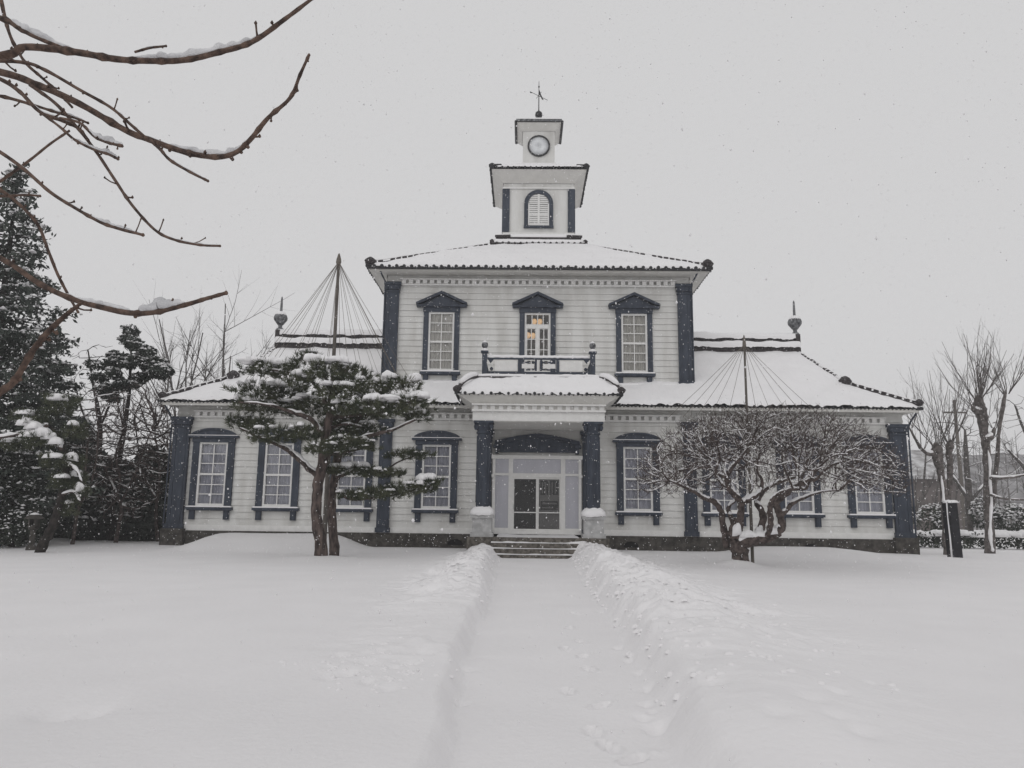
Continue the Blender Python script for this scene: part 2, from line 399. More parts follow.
LW = [-12.64, -10.05, -7.2, -3.90, 3.90, 7.2, 10.05, 12.74]
UW = [-3.95, 0.0, 3.95]
HW = 14.2
lw = MB()
holes = [(c-.56, c+.56, 1.70, 4.18) for c in LW] + [(-1.72, 1.72, 0.80, 3.80)]
clap(lw, -HW, HW, 1.0, 5.62, lambda u, z, o: (u, -o, z), holes)
clap(lw, 0, 9, 1.0, 5.62, lambda u, z, o: (HW+o, u, z)); clap(lw, -9, 0, 1.0, 5.62, lambda u, z, o: (-HW-o, -u, z))
clap(lw, -HW, HW, 1.0, 5.62, lambda u, z, o: (-u, 9+o, z))
lw.build('lower_wall', M['white'], hall)
bb = MB()
for a, c in ((-HW, -1.72), (1.72, HW)): bb.box(a, c, -0.05, 0.0, 0.78, 1.0)
bb.box(-HW-.05, -HW, -.05, 9, .78, 1.0); bb.box(HW, HW+.05, -.05, 9, .78, 1.0)
bb.build('base_board', M['trim'], hall)
fo = MB()
fo.box(-HW-.06, -1.9, -.09, .2, -.3, .78); fo.box(1.9, HW+.06, -.09, .2, -.3, .78)
fo.box(-HW-.06, -HW+.2, .2, 9.1, -.3, .78); fo.box(HW-.2, HW+.06, .2, 9.1, -.3, .78); fo.box(-HW, HW, 8.8, 9.08, -.3, .98)
fo_o = fo.build('foundation', M['stone'], hall)
vn = MB()
for vx in (-3.1, 3.6, -9.1, 10.4):      # arched vent mouths in the stone
    pts = [(vx-.28, .36), (vx+.28, .36)] + [(vx + .28*math.cos(t), .40+.18*math.sin(t)) for t in np.linspace(0, PI, 9)]
    vn.prism(pts, -.115, -.08)
vn.build('vent', M['dark'], fo_o)
fl = MB(); fl.box(-HW+.05, HW-.05, .25, 8.7, .70, .78); fl.build('floor_deck', M['dark'], hall)

# ---- pilasters
def pilaster(w, d, z0, z1, stone=True):
    m = MB(); h = w/2
    m.box(-h, h, -d, 0, z0, z1-.02)
    for k in (-1, 1): m.box(k*h*.62-.03, k*h*.62+.03, -d-.025, -d, z0+.25, z1-.5)
    m.box(-h-.04, h+.04, -d-.05, 0, z0-.001, z0+.18)
    return m
def cap_piece(w, d, z1):
    m = MB(); h = w/2
    m.box(-h-.03, h+.03, -d-.04, 0, z1-.42, z1-.36)
    m.box(-h-.05, h+.05, -d-.06, 0, z1-.30, z1-.12); m.box(-h-.09, h+.09, -d-.10, 0, z1-.12, z1)
    for k in (-1, 1): m.lathe([(.05, z1-.32), (.085, z1-.24), (.05, z1-.15)], (k*(h-.03), -d-.05, 0), 8)
    return m
for cx, w, d, z0, z1, y0 in ((-13.93, .62, .16, .85, 5.16, 0), (13.93, .62, .16, .85, 5.16, 0), (-5.9, .48, .14, .80, 5.16, 0), (5.9, .48, .14, .80, 5.16, 0),
                             (-6.0, .52, .14, 6.72, 10.96, .8), (6.0, .52, .14, 6.72, 10.96, .8)):
    p = pilaster(w, d, z0, z1).build('pilaster', M['blue'], hall, loc=(cx, y0-.03, 0))
    cap_piece(w, d, z1).build('capital', M['blue'], p)
    if y0 == 0 and abs(cx) > 10:
        q = MB(); q.box(-w/2-.12, w/2+.12, -d-.14, -.062, -.3, z0-.002); q.build('plinth', M['stone'], p)
for s in (-1, 1):                                             # return faces of the corner pilasters
    q = MB(); q.box(s*HW+(.036 if s > 0 else -.10), s*HW+(.10 if s > 0 else -.036), .0, .5, .85, 5.16); q.build('pilaster', M['blue'], hall)
    q = MB(); q.box(s*6.26+(.036 if s > 0 else -.10), s*6.26+(.10 if s > 0 else -.036), .8, 1.3, 6.75, 11.04); q.build('pilaster', M['blue'], hall)

# ---- windows: casing (blue) > sash, pane, curtain, hood, sill with snow
def window(style):
    lo = style == 'low'
    z0, z1 = (1.70, 4.18) if lo else (7.24, 9.72)
    hi_, ho = (.56, .82) if lo else (.53, .74)
    zb = z0 - .50
    m = MB()
    for k in (-1, 1):
        a, c = sorted((k*hi_, k*ho)); m.box(a, c, -.09, .02, z0-.001, z1)
        a, c = sorted((k*(ho-.04), k*(ho-.26))); m.box(a, c, -.085, .0, zb, z0-.13)      # brackets under the sill
        m.box(a+.03, c-.03, -.12, -.085, zb+.06, z0-.13)
    o = m.build('window', M['blue'])
    h = MB()
    if lo:
        h.box(-ho-.02, ho+.02, -.13, 0, z1+.001, z1+.17)
        h.box(-ho-.15, ho+.15, -.22, 0, z1+.17, z1+.25)
        arc = [(-ho-.02, z1+.25), (ho+.02, z1+.25)] + [(x, z1+.31+.21*(1-(x/(ho+.02))**2)**.8) for x in np.linspace(ho+.02, -ho-.02, 15)]
        h.prism(arc, -.15, 0)
        arc2 = [(x, z1+.33+.22*(1-min(1, abs(x)/(ho+.06))**2)**.8) for x in np.linspace(ho+.06, -ho-.06, 15)]
        h.prism([(p[0], p[1]-.07) for p in reversed(arc2)] + arc2, -.20, -.15)
    else:
        h.box(-ho-.02, ho+.02, -.12, 0, z1+.001, z1+.20)
        h.box(-ho-.29, ho+.29, -.24, 0, z1+.20, z1+.29)
        h.prism([(-ho-.15, z1+.29), (ho+.15, z1+.29), (0, z1+.72)], -.12, 0)
        for s in (-1, 1):
            q = [(s*(ho+.31), z1+.29), (s*(ho+.31), z1+.37), (0, z1+.86), (0, z1+.75), (s*(ho+.08), z1+.36)]
            h.prism(q if s > 0 else q[::-1], -.27, -.002 if s > 0 else -.004)
    h.build('hood', M['blue'], o)
    if lo:
        sn = MB(); sn.box(-ho-.15, ho+.15, -.225, -.15, z1+.252, z1+.275); sn.build('hood_snow', M['snow'], o)
    s = MB(); s.box(-ho-.08, ho+.08, -.20, 0, z0-.13, z0-.03); s.box(-ho-.02, ho+.02, -.15, 0, z0-.16, z0-.13); s.build('sill', M['blue'], o)
    sn = MB(); sn.box(-ho-.05, ho+.05, -.19, -.05, z0-.03, z0+.02); sn.build('sill_snow', M['snow'], o)
    f = MB(); w_ = .075
    f.box(-hi_, -hi_+w_, -.055, .06, z0, z1); f.box(hi_-w_, hi_, -.055, .06, z0, z1)
    f.box(-hi_+w_, hi_-w_, -.055, .06, z1-w_, z1); f.box(-hi_+w_, hi_-w_, -.055, .06, z0, z0+.11)
    zm = (z0+z1)/2; ia, ib = -hi_+w_, hi_-w_
    f.box(ia, ib, -.035, .055, zm-.04, zm+.04)
    bar = .018
    f.box(-bar, bar, -.02, .02, z0+.11, zm-.04); f.box(-bar, bar, -.02, .02, zm+.04, z1-w_)
    for a, c in ((z0+.11, zm-.04), (zm+.04, z1-w_)):
        for k in (1, 2):
            zz = a + (c-a)*k/3
            f.box(ia, -bar, -.018, .018, zz-bar, zz+bar); f.box(bar, ib, -.018, .018, zz-bar, zz+bar)
    f.build('sash', M['trim'], o)
    g = MB(); g.add([(ia, .03, z0+.1), (ib, .03, z0+.1), (ib, .03, z1-.06), (ia, .03, z1-.06)], [(0, 1, 2, 3)]); g.build('pane', M['glass'], o)
    # gathered curtain behind the glass
    xs = np.linspace(-hi_, hi_, 97); ph = 2*PI*xs/(.135 if lo else .10)
    yy = .10 + .017*np.sin(ph+1.5*np.sin(xs*7)) + .014*np.sin(ph*.37+1)
    V = [(x, y_, z) for z in (z0, z1) for x, y_ in zip(xs, yy)]
    F = [(i, i+1, i+98, i+97) for i in range(96)]
    npmesh('curtain', V, F, M['curtain_low' if lo else 'curtain_up'], o, True)
    return o
pro = window('low'); pro.parent = hall
for i, c in enumerate(LW):
    o = pro if i == 0 else copy_tree(pro, hall)
    o.location = (c, -.036, 0)
pru = window('up'); pru.parent = hall
for i, c in enumerate((UW[0], UW[2])):
    o = pru if i == 0 else copy_tree(pru, hall)
    o.location = (c, .8-.036, 0)

# ---- upper storey
uw = MB(); UH = 6.26
uh = [(c-.53, c+.53, 7.24, 9.72) for c in (UW[0], UW[2])] + [(-.53, .53, 6.7, 9.72)]
clap(uw, -UH, UH, 6.30, 11.36, lambda u, z, o: (u, .8-o, z), uh)
clap(uw, .8, 11.2, 5.7, 11.36, lambda u, z, o: (UH+o, u, z)); clap(uw, -11.2, -.8, 5.7, 11.36, lambda u, z, o: (-UH-o, -u, z))
clap(uw, -UH, UH, 1.0, 11.36, lambda u, z, o: (-u, 11.2+o, z))
uw.build('upper_wall', M['white'], hall)
it = MB(); it.box(-UH+.06, UH-.06, 3.2, 3.3, 5.9, 11.2); it.box(-UH+.06, UH-.06, .9, 3.2, 6.4, 6.5); it.build('inner_partition', M['curtain_up'], hall)
# middle upper opening: double doors with a transom, lit from inside
m = MB()
for k in (-1, 1):
    a, c = sorted((k*.53, k*.74)); m.box(a, c, -.09, .02, 6.7, 9.72)
dw = m.build('window', M['blue'], hall, loc=(0, .8-.036, 0))
dw['label'] = 'middle upper window with double doors and warm lamps behind'
hsrc = [c for c in pru.children if c.name.startswith('hood')][0]
hc = hsrc.copy(); COL.objects.link(hc); hc.parent = dw
f = MB(); z1 = 9.72
for a, c in ((-.53, -.46), (.46, .53), (-.05, .05)): f.box(a, c, -.05, .06, 6.7, z1 if abs(a+c) > .5 else 9.07)
f.box(-.46, .46, -.05, .06, z1-.08, z1); f.box(-.46, .46, -.05, .06, 9.07, 9.24)
for x in (-.23, 0, .23): f.box(x-.018, x+.018, -.02, .02, 9.24, z1-.08)
for s in (-1, 1):
    a, c = sorted((s*.05, s*.46)); mid = (a+c)/2
    f.box(a, a+.04, -.03, .03, 6.7, 9.07); f.box(c-.04, c, -.03, .03, 6.7, 9.07); f.box(mid-.018, mid+.018, -.02, .02, 7.3, 9.07)
    for k in range(5): zz = 7.3 + k*.44; f.box(a+.04, c-.04, -.016, .016, zz-.018, zz+.018)
    f.box(a+.04, c-.04, -.03, .03, 6.7, 7.28)
f.build('sash', M['trim'], dw)
g = MB(); g.add([(-.46, .035, 6.7), (.46, .035, 6.7), (.46, .035, z1), (-.46, .035, z1)], [(0, 1, 2, 3)]); g.build('pane', M['glass'], dw)
for lx, lz in ((-.13, 9.44), (.10, 9.44), (-.38, 8.86), (-.18, 8.84)):
    lp = MB(); lp.lathe([(.03, -.13), (.08, -.09), (.105, 0), (.08, .09), (.03, .12)], (lx, .30, lz), 12); lp.build('lamp', M['lamp'], dw, True)

# ---- dentil friezes and eave linings
def frieze(name, x0, x1, y, z, sp=.29, bw=.17, bh=.15, dp=.14, parent=hall):
    m = MB(); n = max(1, round((x1-x0)/sp)); st = (x1-x0)/n
    m.box(x0, x1, y-.10, y, z-.05, z+.02); m.box(x0, x1, y-.19, y, z+bh+.02, z+bh+.07)
    for k in range(n):
        c = x0 + st*(k+.5); m.box(c-bw/2, c+bw/2, y-dp, y, z+.022, z+bh+.018)
    return m.build(name, M['trim'], parent)
frieze('dentil_band', -13.5, -6.2, -.037, 5.20); frieze('dentil_band', 6.2, 13.5, -.037, 5.20)
frieze('dentil_band', -5.6, -2.0, -.037, 5.20); frieze('dentil_band', 2.0, 5.6, -.037, 5.20)
frieze('dentil_band', -5.7, 5.7, .762, 10.90)
sf = MB()
sf.box(-14.5, 14.5, -.86, -.04, 5.60, 5.66); sf.box(-14.5, -HW-.04, -.04, 9.8, 5.60, 5.66); sf.box(HW+.04, 14.5, -.04, 9.8, 5.60, 5.66)
sf.box(-14.45, 14.45, -.845, -.78, 5.54, 5.60)
sf.build('eave_lining', M['soffit'], hall)
su = MB()
su.box(-6.9, 6.9, -.05, .762, 11.30, 11.36); su.box(-6.9, -UH-.037, .762, 12.0, 11.30, 11.36); su.box(UH+.037, 6.9, .762, 12.0, 11.30, 11.36)
su.box(-6.85, 6.85, -.03, .05, 11.24, 11.30)
su.build('eave_lining', M['soffit'], hall)

# ---- roofs as height fields, the snow lying on them as a second skin
def hfield(name, xs, ys, fn, mt, parent, keep=None, smooth=True):
    X, Y = np.meshgrid(xs, ys); Z = fn(X, Y)
    nr, nc = X.shape
    i = (np.arange(nr-1)[:, None]*nc + np.arange(nc-1)[None, :])
    F = np.stack([i, i+1, i+nc+1, i+nc], -1).reshape(-1, 4)
    V = np.stack([X, Y, Z], -1).reshape(-1, 3)
    if keep is not None:
        c = V[F].mean(1); F = F[keep(c[:, 0], c[:, 1])]
        used, inv = np.unique(F, return_inverse=True); V = V[used]; F = inv.reshape(-1, 4)
    return npmesh(name, V, F, mt, parent, smooth)
def smin(vals, k=0.10):
    s = 0
    for v in vals: s = s + np.exp(-v/k)
    return -k*np.log(s)
def wing_planes(x, y):
    ax = np.abs(x)
    side = np.where(ax > 12.45, 5.73 + .56*(14.55-ax), 6.89 + 3.0*(12.45-ax))
    return [5.73 + .615*(y+.9), 5.73 + .615*(9.9-y), side]
def edge_axis(a, b, step, fine=(.0, .012, .03, .06, .10, .16)):
    o = [a + f for f in fine] + list(np.arange(a+.25, b-.25, step)) + [b - f for f in reversed(fine)]
    return np.array(o)
def snow_t(dist, T, x, y, seed):
    t = np.clip(dist/.16, 0, 1)
    return -0.03 + (T+.03)*np.sqrt(1-(1-t)**2) * (1 + .45*fbm(x, y, 1.3, 3, seed) + .5*vnoise(x*.45, y*.45, seed+3))
mid = lambda x, y: ~((np.abs(x) < 6.2) & (y > .9))
wr = hfield('wing_roof', np.linspace(-14.55, 14.55, 120), np.linspace(-.9, 9.9, 50), lambda x, y: np.minimum.reduce(wing_planes(x, y)) - .05, M['tile'], hall, mid, False)
def wing_snow(x, y):
    d = np.minimum.reduce([y+.9, 9.9-y, 14.55-np.abs(x)])
    d = d + .045; t = snow_t(d, .16, x, y, 71)
    tiles = .007*np.cos(2*PI*(x+14.5)/.30)*np.clip(1-d/7, .35, 1)
    return smin(wing_planes(x, y), .09) + t + tiles + np.clip(1-d/.3, 0, 1)*(.05*vnoise(x*2.2, y*0+1, 73)+.085*vnoise(x*6.5, y*0+4, 74))
hfield('roof_snow', edge_axis(-14.58, 14.58, .06), edge_axis(-.935, 9.87, .13), wing_snow, M['snow'], wr, mid)
def up_planes(x, y): return [11.42 + .475*(6.97-np.abs(x)), 11.42 + .575*(6.1-np.abs(y-6.0))]
ur = hfield('upper_roof', np.linspace(-6.97, 6.97, 60), np.linspace(-.1, 12.1, 50), lambda x, y: np.minimum.reduce(up_planes(x, y)) - .05, M['tile'], hall, None, False)
def up_snow(x, y):
    d = np.minimum(6.97-np.abs(x), 6.1-np.abs(y-6.0))
    return smin(up_planes(x, y), .07) + snow_t(d, .145, x, y, 81) + .004*np.cos(2*PI*x/.30) + np.clip(1-d/.3, 0, 1)*(.05*vnoise(x*2.2, y*0+1, 83)+.09*vnoise(x*6.5, y*0+4, 84))
hfield('roof_snow', edge_axis(-6.97, 6.97, .06), edge_axis(-.10, 12.10, .12), up_snow, M['snow'], ur, lambda x, y: ~((np.abs(x) < 1.9) & (np.abs(y-6) < 1.9)))

def eave_tiles(mb, a, b, outw, z, sp=.30, r=.068, ln=.20):
    """row of round tile ends along an eave from a to b (x,y), with a thin board behind"""
    a = Vector((a[0], a[1], 0)); b = Vector((b[0], b[1], 0)); L = (b-a).length; n = max(2, round(L/sp)); ow = Vector((outw[0], outw[1], 0))
    for k in range(n+1):
        p = a.lerp(b, k/n) + Vector((0, 0, z + rng.uniform(-.006, .006)))
        mb.tube([p - ow*ln, p + ow*(.045+rng.uniform(-.01, .02))], r*rng.uniform(.88, 1.08), 8)
    for k in range(n):      # sagging pan tile between two rounds
        p = a.lerp(b, (k+.5)/n) + Vector((0, 0, z-.035))
        mb.tube([p - ow*ln, p + ow*.012], r*.5, 6)
def gutter(mb, a, b, outw, z, r=.05):
    ow = Vector((outw[0], outw[1], 0))*.03
    mb.tube([Vector((a[0], a[1], z))+ow, Vector((b[0], b[1], z))+ow], r, 8)
et = MB()
eave_tiles(et, (-14.5, -.9), (14.5, -.9), (0, -1), 5.685, r=.058); eave_tiles(et, (-14.55, -.9), (-14.55, 9.9), (-1, 0), 5.685, r=.058); eave_tiles(et, (14.55, -.9), (14.55, 9.9), (1, 0), 5.685, r=.058)
et.build('eave_tiles', M['tile'], wr)
et = MB()
eave_tiles(et, (-6.95, -.1), (6.95, -.1), (0, -1), 11.42, r=.07); eave_tiles(et, (-6.97, -.1), (-6.97, 12.1), (-1, 0), 11.42, r=.07); eave_tiles(et, (6.97, -.1), (6.97, 12.1), (1, 0), 11.42, r=.07)
gutter(et, (-6.95, -.1), (6.95, -.1), (0, -1), 11.33, .045)
et.build('eave_tiles', M['tile'], ur)
def knob(mb, p, r):
    """upturned end tile of a ridge"""
    mb.lathe([(r*.6, -r*.8), (r, -r*.35), (r*1.05, .1*r), (r*.8, r*.6), (r*.3, r*.95)], p, 10)
    for k in range(5):
        an = k*1.256; mb.lathe([(r*.2, -.2*r), (r*.4, .1*r), (r*.15, .45*r)], (p[0]+math.cos(an)*r*.85, p[1]+math.sin(an)*r*.85, p[2]), 6)
def hip_ridge(name, a, b, roof, r=.10, lift=.12, gap=.27, endk=.22):
    """cap tiles down a hip, half drowned in snow"""
    a = Vector(a); b = Vector(b); L = (b-a).length; n = int(L/gap); t = (b-a)/L
    m = MB(); s = MB()
    side = t.cross(Vector((0, 0, 1))).normalized()
    for k in range(n):
        p = a + t*(gap*(k+.5)) + Vector((0, 0, lift))
        if rng.random() < .9:
            m.tube([p - t*gap*.32, p + t*gap*.30], [r*.95, r*1.05], 7)
    m.tube([a + Vector((0, 0, lift-.09)), b + Vector((0, 0, lift-.09))], r*.9, 6)
    if endk: knob(m, b + Vector((0, 0, lift+.02)), endk)
    o = m.build(name, M['ridge'], roof)
    pts = [a + t*(L*k/30) + Vector((0, 0, lift+.05+.02*rng.uniform(-1, 1))) + side*rng.uniform(-.02, .02) for k in range(31)]
    s.tube(pts, [r*.62*rng.uniform(.75, 1.1) for _ in pts], 6); s.build('ridge_snow', M['snow'], roof, True)
    return o
def knob_only(p, r, roof):
    m = MB(); knob(m, p, r); return m.build('end_tile', M['ridge'], roof)
for s in (-1, 1):
    hip_ridge('hip_ridge', (s*12.5, 1.1, 6.93), (s*14.5, -.82, 5.77), wr, r=.055, lift=.125, gap=.30, endk=.15)
    hip_ridge('verge_ridge', (s*11.75, 4.3, 8.9), (s*12.45, 1.15, 6.98), wr, r=.10, lift=.10, gap=.26, endk=0)
    hip_ridge('verge_ridge', (s*12.0, 4.3, 8.45), (s*12.75, 1.3, 6.9), wr, r=.085, lift=.10, gap=.26, endk=0)
    knob_only((s*12.45, .85, 7.0), .23, wr); knob_only((s*12.62, 1.5, 7.2), .12, wr)
    hip_ridge('hip_ridge', (s*2.25, 3.80, 13.66), (s*6.85, .02, 11.50), ur, r=.05, lift=.11, gap=.30, endk=.21)
    # two-tier main ridge over each wing
    a, c = sorted((s*5.9, s*11.85))
    rd = MB(); rd.box(a, c, 3.98, 5.02, 8.86, 9.14)
    for k in range(int((c-a)/.30)):
        x = a + .15 + k*.30
        for yy, dd in ((3.98, -1), (5.02, 1)): rd.tube([(x, yy-dd*.1, 9.10), (x, yy+dd*.06, 9.08)], .075, 7)
    rd.box(a, c-(.15 if s > 0 else 0), 4.26, 4.74, 9.40, 9.56)
    for k in range(int((c-a)/.30)):
        x = a + .15 + k*.30
        rd.tube([(x, 4.30, 9.53), (x, 4.20, 9.51)], .06, 7)
    rd.box(s*11.85-.10, s*11.85+.10, 4.15, 4.85, 8.9, 9.75)
    ro = rd.build('main_ridge', M['ridge'], wr)
    def loaf(hw, z0, z1, x0, x1, seed):
        n = 170; V = []; F = []; prof = [(-1, 0), (-1.02, .35), (-.85, .75), (-.4, 1), (.4, 1), (.85, .75), (1.02, .35), (1, 0)]
        for i in range(n+1):
            x = x0 + (x1-x0)*i/n; h = (z1-z0)*(1+.25*float(fbm(x, 0, 1.7, 2, seed)))
            dr = [.09*max(0, float(vnoise(x*5.2, 7*q_, seed))+.12)+.05*max(0, float(vnoise(x*13, 7*q_+2, seed))) for q_ in (0, 1)]
            for q, (u, v) in enumerate(prof): V.append((x, 4.5+u*hw*(1+.06*float(vnoise(x*3, q, seed))), z0+v*h-(dr[0] if q == 0 else dr[1] if q == 7 else 0)))
        for i in range(n):
            for q in range(7): F.append((i*8+q, i*8+q+1, i*8+q+9, i*8+q+8))
        me = MB(); me.add(V, F); me.add([V[k] for k in range(8)], [tuple(range(8))]); me.add([V[n*8+k] for k in range(8)], [tuple(range(7, -1, -1))])
        return me
    loaf(.64, 9.09, 9.42, a, c, 5).build('ridge_snow', M['snow'], wr, True)
    loaf(.33, 9.56, 9.84, a, c, 9).build('ridge_snow', M['snow'], wr, True)
    fi = MB()
    fi.lathe([(.17, 9.72), (.17, 9.86), (.09, 9.92), (.09, 10.02), (.15, 10.08), (.30, 10.28), (.315, 10.40), (.27, 10.52), (.14, 10.62), (.08, 10.68), (.06, 10.72), (.055, 11.0), (.04, 11.34), (.01, 11.42)], (s*11.85, 4.5, 0), 16)
    fo2 = fi.build('finial', M['finial'], hall, True)
    q = MB(); q.lathe([(.285, 10.50), (.25, 10.56), (.13, 10.67), (.07, 10.70)], (s*11.85, 4.5, 0), 12); q.build('finial_snow', M['snow'], fo2, True)
    # flashing tier where the low roof meets the upper wall
    a, c = sorted((s*2.5, s*6.75))
    fl_ = MB(); fl_.box(a, c, .42, .76, 6.50, 6.56); fl_.box(a, c, .55, .76, 6.66, 6.71); fl_.build('flashing', M['ridge'], hall)
    fl_ = MB(); fl_.box(a-.02, c+.02, .47, .76, 6.561, 6.655); fl_.box(a-.02, c+.02, .57, .76, 6.711, 6.80); fl_.build('flashing_snow', M['snow'], hall)
    # rainwater pipes
    pp = MB(); pp.tube([(s*6.45, -.02, 11.3), (s*6.4, .25, 11.16), (s*6.33, .68, 11.0), (s*6.33, .70, 6.8)], .035, 8); pp.build('downpipe', M['blue'], hall)
    pp = MB(); pp.tube([(s*14.36, -.8, 5.5), (s*14.38, -.3, 5.25), (s*14.36, -.12, 5.0), (s*14.36, -.12, .2)], .035, 8); pp.build('downpipe', M['blue'], hall)

# ---- porch with balcony
ph = MB(); PX, PY = 1.95, -2.5
ph.box(-2.35, 2.35, -2.8, -.10, 4.82, 5.16); ph_o = ph.build('porch_beam', M['trim'], hall)
c_ = MB(); c_.box(-2.3, 2.3, -2.74, -.11, 4.79, 4.818); c_.build('porch_ceiling', M['soffit'], ph_o)
frieze('dentil_band', -2.38, 2.38, -2.80, 5.20, .30, .16, .14, .09, ph_o)
ps = MB()
ps.add([(-2.36, -2.82, 5.42), (2.36, -2.82, 5.42), (2.90, -3.06, 5.74), (-2.90, -3.06, 5.74), (-2.36, -.1, 5.42), (2.36, -.1, 5.42), (2.90, -.1, 5.74), (-2.90, -.1, 5.74)],
       [(0, 1, 2, 3), (1, 5, 6, 2), (4, 0, 3, 7)])
ps.box(-2.36, 2.36, -2.82, -.1, 5.161, 5.43)
ps.build('porch_eave_lining', M['soffit'], hall)
def porch_planes(x, y): return [5.80 + .78*(y+3.1), 5.80 + .80*(2.94-np.abs(x)), 6.36 + 0*x]
pr_ = hfield('porch_roof', np.linspace(-2.94, 2.94, 60), np.linspace(-3.1, .74, 40), lambda x, y: np.minimum.reduce(porch_planes(x, y)) - .05, M['tile'], hall, None, False)
def porch_snow(x, y):
    d = np.minimum(2.96-np.abs(x), y+3.13)
    return smin(porch_planes(x, y), .05) + snow_t(d, .16, x, y, 91) + .005*np.cos(2*PI*x/.30) + np.clip(1-d/.3, 0, 1)*.075*vnoise(x*6.0, y*0+4, 94)
hfield('roof_snow', edge_axis(-2.96, 2.96, .05), edge_axis(-3.13, .70, .08), porch_snow, M['snow'], pr_)
et = MB(); eave_tiles(et, (-2.92, -3.1), (2.92, -3.1), (0, -1), 5.765, r=.055); eave_tiles(et, (-2.94, -3.1), (-2.94, -.9), (-1, 0), 5.765, r=.055); eave_tiles(et, (2.94, -3.1), (2.94, -.9), (1, 0), 5.765, r=.055)
et.build('eave_tiles', M['tile'], pr_)
rb = MB(); rb.tube([(-2.35, -2.35, 6.45), (2.35, -2.35, 6.45)], .06, 8); rb.build('porch_ridge', M['ridge'], pr_)
rs = MB(); rs.tube([(-2.4+.16*k, -2.3+rng.uniform(-.02, .02), 6.535+rng.uniform(-.012, .012)) for k in range(31)], .075, 8); rs.build('ridge_snow', M['snow'], pr_, True)
for s in (-1, 1):
    arc = [(s*(2.25+.66*t), -2.35-.72*t, 6.49-.58*t+.13*math.sin(PI*t)) for t in np.linspace(0, 1, 9)]
    hb = MB(); hb.tube(arc, [.07]*8+[.09], 8); knob(hb, arc[-1], .14); hb.build('hip_ridge', M['ridge'], pr_)
    hb = MB(); hb.tube([(p[0], p[1]+.02, p[2]+.09) for p in arc[:-1]], [.08, .1, .1, .11, .11, .11, .1, .06], 8); hb.build('ridge_snow', M['snow'], pr_, True)
    # column on its pedestal
    co = MB()
    co.lathe([(.29, 1.60), (.29, 1.74), (.25, 1.80), (.245, 1.9), (.235, 4.36), (.27, 4.38), (.27, 4.44), (.24, 4.46)], (s*PX, PY, 0), 20)
    for k in range(12):
        an = 2*PI*k/12; co.tube([(s*PX+.236*math.cos(an), PY+.236*math.sin(an), 1.95), (s*PX+.228*math.cos(an), PY+.228*math.sin(an), 4.3)], .03, 5)
    cl = co.build('porch_column', M['blue'], hall)
    k_ = MB(); k_.lathe([(.235, 4.46), (.27, 4.56), (.35, 4.72), (.36, 4.74)], (s*PX, PY, 0), 20); k_.box(s*PX-.35, s*PX+.35, PY-.35, PY+.35, 4.74, 4.818)
    for dx in (-.27, .27):
        k_.lathe([(.05, 4.5), (.09, 4.62), (.05, 4.73)], (s*PX+dx, PY-.2, 0), 8)
    k_.build('capital', M['blue'], cl)
    pd = MB(); c0 = s*PX
    pd.box(c0-.40, c0+.40, PY-.40, PY+.40, .76, .90); pd.box(c0-.34, c0+.34, PY-.34, PY+.34, .90, 1.40); pd.box(c0-.40, c0+.40, PY-.40, PY+.40, 1.40, 1.52)
    pd.lathe([(.34, 1.52), (.33, 1.60)], (c0, PY, 0), 18)
    pd.build('pedestal', M['pedestal'], cl)
    sn = MB()
    n = 24; V = []; F = []
    for r_, z in ((.44, 1.50), (.46, 1.56), (.43, 1.66), (.34, 1.74), (.25, 1.80)):
        for k in range(n):
            an = 2*PI*k/n; q = (abs(math.cos(an))**4+abs(math.sin(an))**4)**-.25
            V.append((c0+r_*q*math.cos(an)*.95, PY-.02+r_*q*math.sin(an)*.95, z+.03*rng.uniform(-1, 1)))
    for i in range(4):
        for k in range(n): F.append((i*n+k, i*n+(k+1) % n, (i+1)*n+(k+1) % n, (i+1)*n+k))
    sn.add(V, F); sn.build('pedestal_snow', M['snow'], cl, True)
    sn = MB(); sn.lathe([(.02, 0), (.06, .02), (.05, .06), (.02, .08)], (c0+.42*s, PY-.43, .9), 6); 
    bs = MB(); bs.box(c0-.50, c0+.50, PY-.52, PY+.5, -.2, .76); bs.build('base_block', M['step'], cl)
    pl = pilaster(.44, .13, .82, 4.72).build('pilaster', M['blue'], hall, loc=(s*1.98, -.037, 0)); cap_piece(.44, .13, 4.75).build('capital', M['blue'], pl)
# balcony railing: posts, rails and fretwork
bal = MB(); by = -2.05
bal.box(-1.9, 1.9, by-.04, by+.04, 7.20, 7.27); bal.box(-1.9, 1.9, by-.04, by+.04, 6.66, 6.74)
bal_o = bal.build('balcony_railing', M['blue'], hall)
fr = MB(); z0, z1 = 6.74, 7.20
for x in (-.71, .71): fr.box(x-.055, x+.055, by-.025, by+.025, z0, z1)
for s in (-1, 1):
    for a, c, p, q in ((.06, .13, z0+.04, z1), (.13, .22, z0+.06, z0+.11), (.30, .46, z0+.05, z0+.10), (.54, .655, z0+.05, z0+.10), (.13, .25, z1-.13, z1-.08), (.32, .50, z1-.13, z1-.08)):
        x0, x1 = sorted((s*a, s*c)); fr.box(x0, x1, by-.02, by+.02, p, q)
    fr.prism([(s*1.88, z1), (s*1.66, z1), (s*1.78, z1-.15)][::(-1 if s > 0 else 1)], by-.02, by+.02)
    fr.lathe([(.03, z0+.04), (.07, z0+.10), (.03, z0+.17)], (s*1.74, by, 0), 8)
fr.build('fretwork', M['blue'], bal_o)
pb = MB(); pb.box(-1.85, 1.85, by-.012, by+.012, z0+.001, z1-.001)
wb = MB()
for a, c in ((-1.62, -.80), (.80, 1.62)): wb.box(a, c, by-.015, by+.015, z0+.02, z1-.05)
for a, c in ((-.62, -.16), (.16, .62)): wb.box(a, c, by+.002, by+.014, z0+.13, z1-.16)
